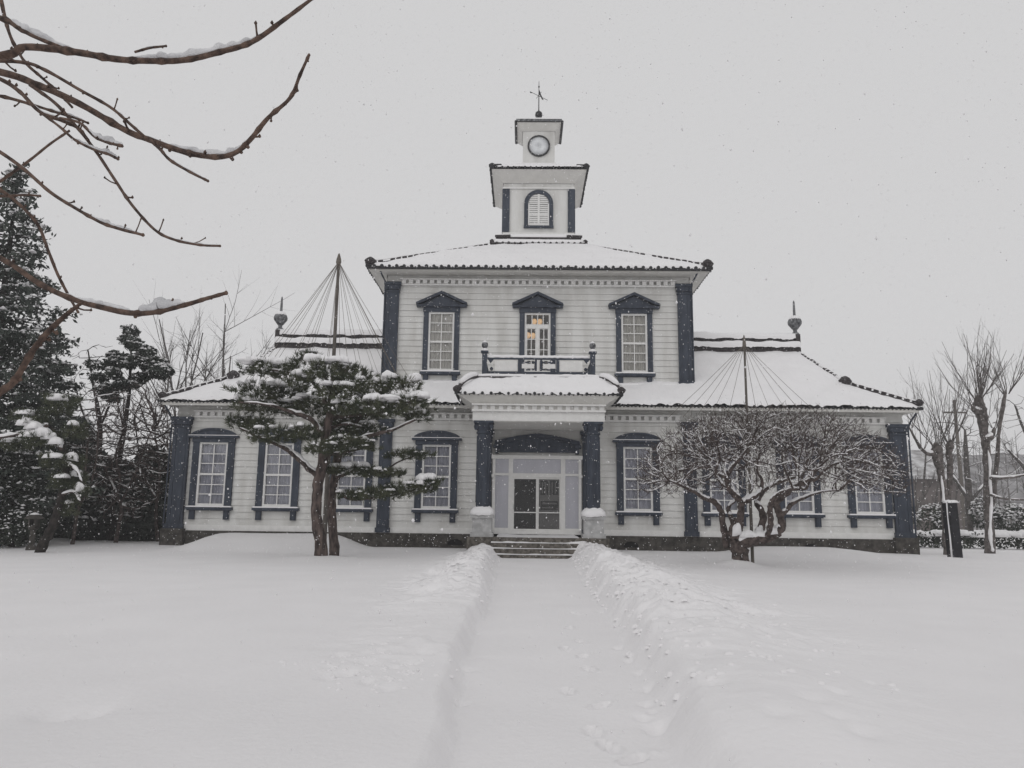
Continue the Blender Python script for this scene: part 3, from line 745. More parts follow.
wb.build('white_panel', M['trim'], bal_o)
for s in (-1, 1):
    po = MB(); x = s*2.0
    po.box(x-.09, x+.09, by-.09, by+.09, 6.55, 7.44); po.box(x-.14, x+.14, by-.14, by+.14, 7.44, 7.50)
    p = po.build('post', M['blue'], bal_o)
    q = MB(); q.lathe([(.05, 7.52), (.045, 7.60), (.10, 7.66), (.125, 7.74), (.10, 7.82), (.03, 7.86)], (x, by, 0), 14); q.build('post_ball', M['finial'], bal_o, True)
    q = MB(); q.lathe([(.145, 7.501), (.13, 7.56), (.07, 7.61)], (x, by, 0), 12); q.lathe([(.10, 7.80), (.08, 7.87), (.02, 7.91)], (x, by, 0), 12); q.build('post_snow', M['snow'], bal_o, True)
    q = MB(); a, c = sorted((x-.03*s, x+.03*s)); q.box(a, c, by+.09, .72, 7.20, 7.27); q.box(a, c, by+.09, .72, 6.68, 6.74)
    for k in range(7): yy = by+.35+k*.36; q.box(a, c, yy-.025, yy+.025, 6.74, 7.20)
    q.build('side_railing', M['blue'], bal_o)
q = MB(); q.tube([(-1.9+.1*k, by, 7.305+rng.uniform(-.01, .01)) for k in range(39)], .06, 8); q.build('rail_snow', M['snow'], bal_o, True)

# ---- entrance
en = MB(); ey = -.10
en.prism([(-1.5, 3.92), (1.5, 3.92), (1.5, 4.28), (.75, 4.46), (0, 4.54), (-.75, 4.46), (-1.5, 4.28)], -.16, -.04)
en.prism([(-1.66, 4.22), (-1.52, 4.20), (-.75, 4.43), (0, 4.51), (.75, 4.43), (1.52, 4.20), (1.66, 4.22), (1.64, 4.36), (.75, 4.56), (0, 4.66), (-.75, 4.56), (-1.64, 4.36)], -.26, -.161)
for s in (-1, 1):
    en.box(s*1.58-.12, s*1.58+.12, -.30, -.04, 4.08, 4.20); en.box(s*1.55-.07, s*1.55+.07, -.24, -.04, 3.86, 4.08)
en.build('entrance_hood', M['blue'], hall)
ef = MB(); T = .10
for x in (-1.66, 1.66): ef.box(x-.055, x+.055, ey-.05, ey+.08, .80, 3.78)
ef.box(-1.76, 1.76, ey-.08, ey+.08, 3.66, 3.80)
for s in (-1, 1):
    ef.box(s*1.01-.085, s*1.01+.085, ey-.05, ey+.07, .94, 3.66); 
    a, c = sorted((s*1.605, s*1.095)); ef.box(a, c, ey-.045, ey+.06, 3.02, 3.11); ef.box(a, c, ey-.045, ey+.06, .94, 1.03)
    ef.box(s*1.70-.05, s*1.70+.05, ey-.12, ey-.051, 2.95, 3.05)
ef.box(-.925, .925, ey-.045, ey+.06, 2.95, 3.11); ef.box(-1.605, 1.605, ey-.10, ey+.09, .80, .94)
ent = ef.build('entrance_frame', M['trim'], hall)
for a, c, p, q in ((-1.605, -1.095, 3.11, 3.66), (1.095, 1.605, 3.11, 3.66), (-1.605, -1.095, 1.03, 3.02), (1.095, 1.605, 1.03, 3.02), (-.925, .925, 3.11, 3.66)):
    g = MB(); g.box(a, c, ey, ey+.02, p, q); g.build('frosted_panel', M['frost'], ent)
for s in (-1, 1):
    d = MB(); a, c = sorted((s*.925, s*(-.025 if s < 0 else .025))); yy = ey - (.005 if s < 0 else -.03)
    for p, q in ((a, a+.055), (c-.055, c)): d.box(p, q, yy-.02, yy+.02, .941, 2.949)
    d.box(a+.055, c-.055, yy-.02, yy+.02, 2.89, 2.949); d.box(a+.055, c-.055, yy-.02, yy+.02, .941, 1.0); d.box(a+.055, c-.055, yy-.018, yy+.018, 1.60, 1.64)
    do = d.build('door', M['trim'], ent)
    g = MB(); g.add([(a+.05, yy+.005, .99), (c-.05, yy+.005, .99), (c-.05, yy+.005, 2.9), (a+.05, yy+.005, 2.9)], [(0, 1, 2, 3)]); g.build('door_glass', M['glass'], ent)
hd = MB(); hd.box(-.905, -.875, ey-.045, ey-.026, 1.74, 1.92); hd.build('door_handle', M['pedestal'], ent)
M['poster'] = mat('grey_notice_board', (0.20, 0.19, 0.185), 0.8, var=.15, scale=3)
M['print'] = mat('dark_print', (0.045, 0.042, 0.042), 0.8, var=.2, scale=6)
nb = MB(); nb.box(.09, .88, .02, .04, 1.0, 2.9); nb_o = nb.build('notice_board', M['poster'], ent)
pt = MB()
for a, c in ((.14, .44), (.52, .83)):
    pt.box(a, c, .005, .012, 2.30, 2.84)
pt.box(.15, .82, .005, .012, 1.72, 2.06); pt.build('notice', M['print'], ent)
pl = MB()
for a, c in ((.14, .44), (.52, .83)):
    for x in (a+.05, (a+c)/2+.02): pl.box(x, x+.05, -.001, .003, 2.36, 2.78)
pl.box(.20, .77, -.001, .003, 1.94, 2.0); pl.box(.20, .62, -.001, .003, 1.78, 1.83); pl.build('notice_lines', M['poster'], ent)
bk = MB(); bk.box(-1.7, .05, 1.4, 1.45, .8, 3.8); bk.box(-1.72, -1.70, .05, 1.4, .8, 3.8); bk.build('vestibule_lining', M['dark'], hall)

# ---- steps
st = MB(); ss = MB()
stp = [(-4.05, .02, .22), (-3.72, .22, .40), (-3.40, .40, .58), (-3.08, .58, .76)]
for k, (yy, a, c) in enumerate(stp):
    hw = 1.62 if k < 3 else 1.44
    st.box(-hw, hw, yy, (stp[k+1][0] if k < 3 else -.12), -.2, c - .0)
    for j in range(40):
        pass
st_o = st.build('steps', M['step'], hall)
V = []
for k, (yy, a, c) in enumerate(stp):
    hw = 1.60 if k < 3 else 1.42; y1 = stp[k+1][0] if k < 3 else -.22
    xs = np.linspace(-hw, hw, 60); yn = np.linspace(0, 1, 8)
    f0 = .03 + .22*np.clip(fbm(xs, xs*0+k, 1.3, 3, 100+k)+.15, 0, 1)
    X = np.repeat(xs[None, :], 8, 0); Yv = (yy+f0)[None, :] + yn[:, None]*(y1-.002-(yy+f0))[None, :]
    Z = c + .004 + (.026 + .07*np.clip(fbm(X, Yv*0+k, 1.4, 3, 110+k)+.12, 0, 1))*np.sqrt(np.clip(yn*3, 0, 1))[:, None] * (.6+.9*np.clip((np.abs(X)-.7), 0, 1))
    b = MB(); i = [(r*60+q, r*60+q+1, (r+1)*60+q+1, (r+1)*60+q) for r in range(7) for q in range(59)]
    ss.add(np.stack([X, Yv, Z], -1).reshape(-1, 3).tolist(), i)
ss.build('step_snow', M['snow'], st_o, True)

# ---- clock tower
TX, TY = 0.07, 6.0
def sq_ring(mb, h, z0, z1): mb.box(TX-h, TX+h, TY-h, TY+h, z0, z1)
tw = MB(); th = 1.66
ah, az0, azs = .42, 14.90, 15.98      # arched opening half width, sill, spring line
tw.box(TX-th, TX+th, TY-th+.02, TY+th, 13.4, 17.5)
two = tw.build('tower_wall', M['white'], hall)
fz = MB(); sq_ring(fz, th+.05, 16.72, 16.80); sq_ring(fz, th+.03, 14.42, 14.56); fz.build('tower_band', M['trim'], two)
for s in (-1, 1):
    q = MB(); q.box(TX+s*1.53-.16, TX+s*1.53+.16, TY-th-.06, TY-th+.019, 14.57, 16.70); q.build('pilaster', M['blue'], two)
    q = MB(); a, c = sorted((TX+s*(th+.001), TX+s*(th+.06))); q.box(a, c, TY-th, TY-th+.30, 14.57, 16.70); q.box(a, c, TY+th-.3, TY+th, 14.57, 16.70); q.build('pilaster', M['blue'], two)
def arch(h, z0, zs, n=18): return [(TX-h, z0), (TX+h, z0)] + [(TX+h*math.cos(t), zs+h*math.sin(t)) for t in np.linspace(0, PI, n)]
yt = TY - th
ac = MB(); n = 18; o_ = arch(.68, az0-.02, azs); i_ = arch(.50, az0-.02, azs)
V = [(p[0], yt-.07, p[1]) for p in o_] + [(p[0], yt-.07, p[1]) for p in i_] + [(p[0], yt+.019, p[1]) for p in o_] + [(p[0], yt+.019, p[1]) for p in i_]
k = len(o_); F = []
for a in range(1, k):
    b = (a+1) % k
    F += [(a, b, k+b, k+a), (a, 2*k+a, 2*k+b, b), (k+a, k+b, 3*k+b, 3*k+a)]
ac.add(V, F); ac.box(TX-.70, TX+.70, yt-.13, yt+.018, az0-.13, az0-.03)
aw = ac.build('arched_window', M['blue'], two)
sh = MB(); sh.prism(arch(.50, az0-.02, azs), yt-.006, yt+.015); sh.build('shutter_board', M['pedestal'], two)
lv = MB()
lv.box(TX-.05, TX+.05, yt-.06, yt-.007, az0-.02, azs+.47)
for s in (-1, 1):
    a, c = sorted((TX+s*.49, TX+s*.43)); lv.box(a, c, yt-.05, yt-.007, az0, azs)
    for zz in (az0, az0+.52, azs-.02):
        a, c = sorted((TX+s*.05, TX+s*.43)); lv.box(a, c, yt-.045, yt-.007, zz, zz+.06)
    for j in range(15):
        z = az0+.06+j*.10
        hw = .43 if z < azs else math.sqrt(max(0, .46**2-(z-azs)**2))
        if hw < .1: continue
        a, c = sorted((TX+s*.05, TX+s*hw)); lv.box(a, c, yt-.032, yt-.007, z, z+.055)
lv.build('louvres', M['trim'], two)
# skirt where the tower leaves the roof
sk = MB(); sq_ring(sk, 2.14, 13.4, 13.84)
for s in (-1, 1): eave_tiles(sk, (TX-2.20, TY+s*2.16), (TX+2.20, TY+s*2.16), (0, s), 13.86, .27, .06, .1); eave_tiles(sk, (TX+s*2.16, TY-2.20), (TX+s*2.16, TY+2.20), (s, 0), 13.86, .27, .06, .1)
sq_ring(sk, 1.98, 14.14, 14.22)
for sx in (-1, 1):
    for sy in (-1, 1):
        knob(sk, (TX+sx*2.15, TY+sy*2.15, 13.95), .10); sk.tube([(TX+sx*1.3, TY+sy*2.0, 14.27), (TX+sx*2.02, TY+sy*2.02, 14.24)], .06, 6)
sko = sk.build('tower_skirt', M['ridge'], hall)
q = MB(); V = []; F = []
def slab(mb, h, z0, z1, seed, n=14):
    """snow cushion round the tower foot: rounded rim, uneven thickness"""
    P = []
    for hh, z in ((h, z0), (h+.02, z0+.4*(z1-z0)), (h-.03, z0+.8*(z1-z0)), (h-.12, z1), (1.6, z1+.02)):
        ring = []
        for (ax, ay, bx_, by2) in ((-1, -1, 1, -1), (1, -1, 1, 1), (1, 1, -1, 1), (-1, 1, -1, -1)):
            for k in range(n):
                t = k/n; x, y_ = hh*(ax+(bx_-ax)*t), hh*(ay+(by2-ay)*t)
                ring.append((TX+x, TY+y_, z + .03*float(vnoise(x*3, y_*3+seed, seed))))
        P.append(ring)
    m_ = 4*n; V = [p for r_ in P for p in r_]
    mb.add(V, [(i_*m_+k, i_*m_+(k+1) % m_, (i_+1)*m_+(k+1) % m_, (i_+1)*m_+k) for i_ in range(4) for k in range(m_)])
slab(q, 2.17, 13.89, 14.10, 3); slab(q, 1.95, 14.22, 14.42, 5); q.build('skirt_snow', M['snow'], sko, True)
# tower roof
def tr_planes(x, y): return [17.52 + .56*(2.27-np.abs(x-TX)), 17.52 + .56*(2.27-np.abs(y-TY))]
tr = hfield('tower_roof', TX+np.linspace(-2.27, 2.27, 40), TY+np.linspace(-2.27, 2.27, 40), lambda x, y: np.minimum.reduce(tr_planes(x, y))-.05, M['tile'], hall, None, False)
def tsn(x, y):
    d = np.minimum(2.27-np.abs(x-TX), 2.27-np.abs(y-TY))
    return smin(tr_planes(x, y), .05) + snow_t(d, .09, x, y, 95) + .014*np.cos(2*PI*(x-TX)/.27)*np.clip(d/.1, 0, 1)
hfield('roof_snow', TX+edge_axis(-2.24, 2.24, .05), TY+edge_axis(-2.24, 2.24, .05), tsn, M['snow'], tr)
et = MB()
for s in (-1, 1): eave_tiles(et, (TX-2.25, TY+s*2.27), (TX+2.25, TY+s*2.27), (0, s), 17.52, .27, .06, .15); eave_tiles(et, (TX+s*2.27, TY-2.25), (TX+s*2.27, TY+2.25), (s, 0), 17.52, .27, .075, .15)
for sx in (-1, 1):
    for sy in (-1, 1):
        knob(et, (TX+sx*2.2, TY+sy*2.2, 17.62), .15); et.tube([(TX+sx*2.2, TY+sy*2.2, 17.66), (TX+sx*1.8, TY+sy*1.8, 17.86)], .06, 6)
et.build('eave_tiles', M['tile'], tr)
q = MB()
h0, h1, z0, z1 = th+.02, 2.22, 17.0, 17.46
V = [(TX-h0, TY-h0, z0), (TX+h0, TY-h0, z0), (TX+h0, TY+h0, z0), (TX-h0, TY+h0, z0), (TX-h1, TY-h1, z1), (TX+h1, TY-h1, z1), (TX+h1, TY+h1, z1), (TX-h1, TY+h1, z1)]
q.add(V, [(0, 1, 5, 4), (1, 2, 6, 5), (2, 3, 7, 6), (3, 0, 4, 7)]); q.build('tower_eave_lining', M['soffit'], tr)
# clock stage
cb = MB(); sq_ring(cb, .78, 17.9, 20.5); cbo = cb.build('clock_stage', M['white'], hall)
q = MB(); sq_ring(q, .84, 18.30, 18.46); q.build('clock_stage_band', M['trim'], cbo); q = MB()
h0, h1, z0, z1 = .80, 1.10, 20.12, 20.47
V = [(TX-h0, TY-h0, z0), (TX+h0, TY-h0, z0), (TX+h0, TY+h0, z0), (TX-h0, TY+h0, z0), (TX-h1, TY-h1, z1), (TX+h1, TY-h1, z1), (TX+h1, TY+h1, z1), (TX-h1, TY+h1, z1)]
q.add(V, [(0, 1, 5, 4), (1, 2, 6, 5), (2, 3, 7, 6), (3, 0, 4, 7)]); q.build('clock_stage_lining', M['soffit'], cbo)
q = MB(); sq_ring(q, 1.12, 20.47, 20.60)
q.add([(TX-1.1, TY-1.1, 20.60), (TX+1.1, TY-1.1, 20.60), (TX+1.1, TY+1.1, 20.60), (TX-1.1, TY+1.1, 20.60), (TX, TY, 21.2)], [(0, 1, 4), (1, 2, 4), (2, 3, 4), (3, 0, 4)])
cr = q.build('clock_stage_roof', M['finial'], hall)
q = MB(); sq_ring(q, 1.14, 20.44, 20.48)
for s in (-1, 1):
    q.tube([(TX+s*1.14, TY-1.14, 20.46), (TX+s*1.14, TY+1.14, 20.46)], .06, 6)
q.build('clock_stage_gutter', M['metal'], cr)
q = MB(); n_ = 5
q.add([(TX-1.1, TY-1.1, 20.605), (TX+1.1, TY-1.1, 20.605), (TX+1.1, TY+1.1, 20.605), (TX-1.1, TY+1.1, 20.605), (TX-1.0, TY-1.0, 20.70), (TX+1.0, TY-1.0, 20.70), (TX+1.0, TY+1.0, 20.70), (TX-1.0, TY+1.0, 20.70), (TX, TY, 21.28)],
      [(0, 1, 5, 4), (1, 2, 6, 5), (2, 3, 7, 6), (3, 0, 4, 7), (4, 5, 8), (5, 6, 8), (6, 7, 8), (7, 4, 8)]); q.build('roof_snow', M['snow'], cr)
cy = TY - .78; CZ = 19.33
def disc_y(mb, r0, r1, y0, y1, n=40):
    V = []
    for r, y_ in ((r0, y0), (r1, y0), (r1, y1), (r0, y1)):
        V += [(TX+r*math.cos(2*PI*k/n), y_, CZ+r*math.sin(2*PI*k/n)) for k in range(n)]
    F = []
    for q_ in range(4):
        for k in range(n): F.append((q_*n+k, q_*n+(k+1) % n, ((q_+1) % 4)*n+(k+1) % n, ((q_+1) % 4)*n+k))
    mb.add(V, F)
cl = MB(); disc_y(cl, .485, .55, cy-.09, cy-.002); clo = cl.build('clock', M['metal'], hall)
q = MB(); disc_y(q, .001, .49, cy-.05, cy-.003); q.build('dial', M['dial'], clo, True)
wv = MB()
wv.tube([(TX, TY, 21.2), (TX, TY, 22.5), (TX, TY, 23.25)], [.028, .022, .012], 8)
wv.tube([(TX-.42, TY-.1, 22.62), (TX+.45, TY+.1, 22.28)], .012, 6); wv.tube([(TX-.12, TY+.3, 22.5), (TX+.12, TY-.3, 22.5)], .012, 6)
wvo = wv.build('weathervane', M['metal'], hall)
q = MB(); q.lathe([(.05, 21.22), (.14, 21.27), (.19, 21.40), (.16, 21.54), (.05, 21.62), (.03, 21.68)], (TX, TY, 0), 16); q.lathe([(.10, 21.14), (.16, 21.18), (.05, 21.24)], (TX, TY, 0), 12); q.build('ball', M['metal'], wvo, True)
q = MB(); q.prism([(TX-.02, 22.62), (TX+.16, 22.26), (TX+.24, 22.24), (TX+.10, 22.55), (TX+.03, 22.78)], TY-.008, TY+.008); q.prism([(TX-.46, 22.66), (TX-.44, 22.56), (TX-.28, 22.56)], TY-.098, TY-.085)
q.lathe([(.02, 22.9), (.045, 22.96), (.02, 23.02)], (TX, TY, 0), 8); q.build('arrow', M['metal'], wvo)

# ------------------------------------------------------------------ trees
def snow_on(mb, pts, rad, thr=.75, lift=.75, fat=.85, prob=1.0, minr=0.0):
    """snow lying along the upper side of a limb"""
    run = []
    def flush():
        if len(run) >= 2:
            n = len(run); q = [r for _, r in run]; q[0] *= .4; q[-1] *= .4
            mb.tube([p for p, _ in run], q, 6)
        run.clear()
    for i in range(len(pts)):
        a = Vector(pts[max(i-1, 0)]); b = Vector(pts[min(i+1, len(pts)-1)]); t = (b-a)
        if t.length > 1e-6 and abs(t.normalized().z) < thr and rad[i] > minr and rng.random() < prob:
            run.append((Vector(pts[i]) + Vector((0, 0, rad[i]*lift+.004)), rad[i]*fat*rng.uniform(.75, 1.2)+.004))
        else: flush()
    flush()
def smooth_path(pts, n=4):
    """Catmull-Rom through (x,y,z,r) points"""
    P = [np.array(p, float) for p in pts]; P = [2*P[0]-P[1]] + P + [2*P[-1]-P[-2]]; o = []
    for i in range(1, len(P)-2):
        for k in range(n):
            t = k/n; a, b, c, d = P[i-1:i+3]
            o.append(.5*(2*b + (c-a)*t + (2*a-5*b+4*c-d)*t*t + (3*b-a-3*c+d)*t**3))
    o.append(P[-2]); return o
def limb(bark, snow, pts, n=8, jit=.0, sub=5, **kw):
    q = smooth_path(pts, sub)
    q = [np.array([p[0]+jit*p[3]*rng.uniform(-1, 1), p[1]+jit*p[3]*rng.uniform(-1, 1), p[2]+jit*p[3]*rng.uniform(-1, 1), max(.003, p[3]*(1+.6*jit*rng.uniform(-1, 1)))]) for p in q]
    bark.tube([p[:3] for p in q], [p[3] for p in q], n)
    if snow is not None: snow_on(snow, [p[:3] for p in q], [p[3] for p in q], **kw)
    return q
def colonize(attr, nodes, parents, step, infl, kill, iters=60, up=0.0, jit=.25):
    """grow twigs from the given nodes towards the scattered points"""
    A = [Vector(a) for a in attr]; N = [Vector(n) for n in nodes]; Pn = list(parents); alive = [True]*len(A)
    seen = set()
    for _ in range(iters):
        kd = kdtree.KDTree(len(N))
        for i, n in enumerate(N): kd.insert(n, i)
        kd.balance(); pull = {}
        for j, a in enumerate(A):
            if not alive[j]: continue
            co, i, d = kd.find(a)
            if d < kill: alive[j] = False; continue
            if d < infl: pull.setdefault(i, Vector((0, 0, 0))); pull[i] += (a-co)/d
        if not pull: break
        new = 0
        for i, v in pull.items():
            v = v + Vector((rng.gauss(0, jit), rng.gauss(0, jit), rng.gauss(0, jit)+up))
            if v.length < 1e-5: continue
            p = N[i] + v.normalized()*step
            key = (round(p.x/(step*.3)), round(p.y/(step*.3)), round(p.z/(step*.3)))
            if key in seen: continue
            seen.add(key); N.append(p); Pn.append(i); new += 1
        if not new: break
    return N, Pn
def grow_mesh(bark, snow, N, Pn, r0, pw=2.3, rmax=.2, skip=0, thick=.02, snow_kw=None, shoots=None):
    ch = [[] for _ in N]
    for i, p in enumerate(Pn):
        if p >= 0: ch[p].append(i)
    acc = [0.0]*len(N)
    for i in range(len(N)-1, -1, -1):
        if acc[i] == 0: acc[i] = r0**pw
        if Pn[i] >= 0: acc[Pn[i]] += acc[i]
    rad = [min(rmax, a**(1/pw)) for a in acc]
    kw = dict(prob=.9); kw.update(snow_kw or {})
    done = set()
    for i in range(len(N)):
        p = Pn[i]
        if i < skip or p < 0: continue
        if p >= skip and ch[p][0] == i and p not in roots_of: continue
        pts = [N[p], N[i]]; rr = [min(rad[p], rad[i]*1.15), rad[i]]; c = i
        while ch[c]:
            c2 = ch[c][0]; pts.append(N[c2]); rr.append(rad[c2]); c = c2
        if not ch[c] : rr[-1] *= .6
        bark.tube(pts, rr, 5 if max(rr) > thick else 3, False)
        if snow is not None: snow_on(snow, pts, rr, **kw)
    return rad
roots_of = set()
def ell_points(n, c, r, shell=0.0, zmin=None):
    o = []
    while len(o) < n:
        v = Vector((rng.uniform(-1, 1), rng.uniform(-1, 1), rng.uniform(-1, 1)))
        if v.length > 1 or v.length < shell: continue
        p = Vector((c[0]+v.x*r[0], c[1]+v.y*r[1], c[2]+v.z*r[2]))
        if zmin is not None and p.z < zmin: continue
        o.append(p)
    return o

def tufts(centres, dirs, n, length, width, flat=.0):
    """bundles of narrow needle blades; returns V,F (triangles)"""
    C = np.asarray(centres); D = np.asarray(dirs); m = len(C)
    C = np.repeat(C, n, 0); D = np.repeat(D, n, 0)
    d = D + nrg.normal(0, .62, C.shape); d[:, 2] *= (1-flat); d /= np.linalg.norm(d, axis=1, keepdims=True)
    L = length*nrg.uniform(.6, 1.15, (len(C), 1)); s = np.cross(d, nrg.normal(0, 1, C.shape)); s /= np.linalg.norm(s, axis=1, keepdims=True)
    wv_ = width*nrg.uniform(.7, 1.3, (len(C), 1)); b = C + nrg.normal(0, length*.12, C.shape)
    V = np.stack([b - s*wv_*.5, b + s*wv_*.5, b + d*L], 1).reshape(-1, 3)
    return V, np.arange(len(V)).reshape(-1, 3)
def dabs(mb, C, r0, r1):
    for c in C:
        r = rng.uniform(r0, r1); b = Vector(c)
        u = [Vector((math.cos(k*1.2566)*r*rng.uniform(.5, 1.5), math.sin(k*1.2566)*r*rng.uniform(.5, 1.5), r*rng.uniform(-.45, .25))) for k in range(5)]
        mb.add([b+q for q in u] + [b+Vector((0, 0, r*rng.uniform(.3, .7))), b+Vector((0, 0, -r*.3))], [(k, (k+1) % 5, 5) for k in range(5)] + [((k+1) % 5, k, 6) for k in range(5)])
def blob(mb, c, rx, ry, h, seed, n=22, rings=6, droop=.35):
    """lumpy cushion of snow"""
    V = [(c[0], c[1], c[2]+h)]; F = []
    for i in range(1, rings+1):
        q = i/rings
        for k in range(n):
            an = 2*PI*k/n
            e = 1 + .75*float(fbm(math.cos(an)*1.7+seed, math.sin(an)*1.7, 1.0, 3, seed % 97))
            hh = h*(math.sqrt(max(0, 1-q**2.4))) - (h*droop if i == rings else 0)
            hh += .75*h*float(fbm(c[0]+rx*q*math.cos(an), c[1]+ry*q*math.sin(an), 3.2, 3, 7))*(1-q*.4)
            V.append((c[0]+rx*q*e*math.cos(an), c[1]+ry*q*e*math.sin(an), c[2]+hh))
    F += [(0, 1+k, 1+(k+1) % n) for k in range(n)]
    for i in range(rings-1):
        for k in range(n): F.append((1+i*n+k, 1+(i+1)*n+k, 1+(i+1)*n+(k+1) % n, 1+i*n+(k+1) % n))
    F.append(tuple(1+(rings-1)*n+k for k in range(n-1, -1, -1)))
    mb.add(V, F)

# ---- garden pine in front of the left wing, two stems
PYd = 22.7
pine = empty('garden_pine', (0, 0, 0))
def P(px, py, Y=PYd): return spot(px, py, Y)
def pr(px, py, r, Y=PYd): p = P(px, py, Y); return (p.x, p.y, p.z, r)
pine_base = P(321, 558); pine.location = (pine_base.x, pine_base.y, gz(pine_base.x, pine_base.y))
pine['label'] = 'spreading garden pine with two brown trunks and snow on its pads'; pine['category'] = 'tree'
def local(o, root): o.parent = root; o.matrix_parent_inverse = Matrix.Translation(root.location).inverted(); return o
sn = MB(); br = MB()
t1 = MB(); limb(t1, None, [pr(320.5, 566, .215), pr(320.5, 545, .18), pr(316, 515, .155), pr(318, 485, .15), pr(322.5, 462, .145), pr(325, 440, .13), pr(330, 415, .12), pr(333, 392, .09), pr(345, 370, .05)], 14, .12)
local(t1.build('trunk', M['bark'], None, True), pine)
t2 = MB(); Y2 = 24.2
limb(t2, None, [pr(334.5, 558, .165, Y2), pr(333, 530, .14, Y2), pr(331.5, 500, .13, Y2), pr(336, 470, .125, Y2), pr(341, 445, .14, Y2), pr(356, 420, .10, 24.0), pr(372, 402, .07, 23.8), pr(384, 388, .04, 23.6)], 14, .12)
local(t2.build('trunk', M['bark'], None, True), pine)
LIMBS = [
 [(320, 478, .10), (302, 462, .085), (285, 448, .07), (262, 438, .045), (240, 428, .02)],
 [(325, 440, .10), (312, 420, .08), (292, 412, .06), (268, 405, .04), (238, 402, .02)],
 [(331, 412, .09), (322, 395, .06), (308, 378, .045), (285, 372, .03), (262, 368, .02)],
 [(330, 418, .08), (352, 415, .06), (380, 412, .045), (408, 402, .03), (420, 398, .015)],
 [(338, 446, .09), (362, 438, .06), (392, 430, .045), (415, 420, .03)],
 [(337, 478, .08), (355, 470, .05), (380, 474, .03), (398, 462, .022), (425, 453, .012)],
 [(336, 490, .08), (352, 499, .055), (378, 497, .045), (405, 492, .035), (436, 484, .02)],
 [(333, 395, .07), (350, 385, .05), (372, 384, .04), (400, 382, .02)],
 [(326, 455, .05), (345, 452, .04), (365, 448, .025)],
 [(333, 390, .05), (322, 372, .035), (312, 356, .02)],
 [(322, 466, .05), (330, 470, .04), (346, 472, .02)],
 [(325, 430, .05), (345, 424, .04), (366, 428, .02)]]
for L in LIMBS:
    off = rng.uniform(-1.1, 1.1)
    pts = [pr(x, y, r, PYd + .4 + off*i/(len(L)-1)) for i, (x, y, r) in enumerate(L)]
    limb(br, sn, pts, 8, .25, thr=.9, lift=.8, fat=.85, prob=.93)
local(br.build('branches', M['bark'], None, True), pine)
PADS = [ # px, py, half width px, half height px, snow 0..1
 (275, 369, 34, 9, .8), (307, 358, 15, 9, .1), (328, 369, 26, 12, .9), (352, 375, 26, 12, .4), (256, 391, 26, 10, .5), (288, 394, 28, 11, .9), (244, 404, 12, 8, .9),
 (281, 408, 30, 9, .2), (248, 424, 16, 8, .1), (271, 434, 26, 10, .1), (306, 433, 20, 9, .3), (314, 407, 24, 13, .3), (340, 394, 26, 12, .5), (369, 388, 28, 10, .4), (398, 384, 24, 8, 1.0),
 (408, 403, 26, 9, .7), (382, 408, 30, 11, .7), (356, 417, 26, 13, .3), (337, 427, 22, 11, .2), (364, 430, 22, 9, .1), (418, 416, 14, 7, .8), (346, 443, 22, 9, .1),
 (365, 445, 13, 7, .1), (347, 470, 26, 6, .6), (372, 472, 16, 5, .1), (408, 455, 24, 4, .0), (389, 474, 20, 4, .0), (378, 494, 28, 7, .1), (408, 488, 26, 7, .2), (430, 482, 15, 5, .9), (350, 495, 16, 5, .2), (300, 381, 20, 8, .5), (345, 408, 16, 8, .4), (338, 452, 12, 5, 0), (236, 421, 8, 4, .0), (262, 424, 16, 7, .0), (322, 448, 18, 7, .1)]
C = []; D = []
for (px, py, hw, hh, s) in PADS:
    side = rng.uniform(-1, 1); Yp = PYd + .4 + side*1.2
    if py > 460: Yp = PYd + .4 + rng.uniform(-.3, .5)
    c = P(px, py, Yp); k = Yp/FPX; a, b, dpt = hw*k*.9, hh*k, max(.35, hw*k*.75)
    b *= 1.1; n = int(84*a*(dpt+.25)*(1+b*1.5)) + 16
    for _ in range(n):
        an = rng.uniform(0, 2*PI); q = math.sqrt(rng.random()); z = rng.uniform(-1, 1)
        wx = 1 + .22*math.sin(3*an+px) + .16*math.sin(7*an+2*px)
        C.append((c.x + a*q*wx*math.cos(an), c.y + dpt*q*math.sin(an), c.z + b*(z*.75*math.sqrt(1-.8*q*q)) - .18*b*q))
        D.append((math.cos(an)*q*1.0, math.sin(an)*q*1.0, .9+.4*z))
    if s > 0:
        m_ = 2 + int(5*s)
        for j in range(m_):
            fx_ = rng.uniform(-.75, .75)*a
            zz = c.z + b*(.62 + .2*rng.random()) - .25*b*abs(fx_/a)
            blob(sn, (c.x+fx_, c.y - dpt*rng.uniform(.1, .65), zz), a*rng.uniform(.16, .46)*(.6+.5*s), dpt*rng.uniform(.25, .55), (.05+.09*s)*rng.uniform(.7, 1.3), rng.randrange(900))
V, F = tufts(C, D, 20, .21, .020)
local(npmesh('crown', V, F, M['needle']), pine)
# dusting on single tufts
for i in rng.sample(range(len(C)), int(len(C)*.30)):
    r = rng.uniform(.025, .07); dabs(sn, [(C[i][0], C[i][1]-.03, C[i][2]+.09)], r, r*1.3)
local(sn.build('snow_load', M['snow'], None, True), pine)

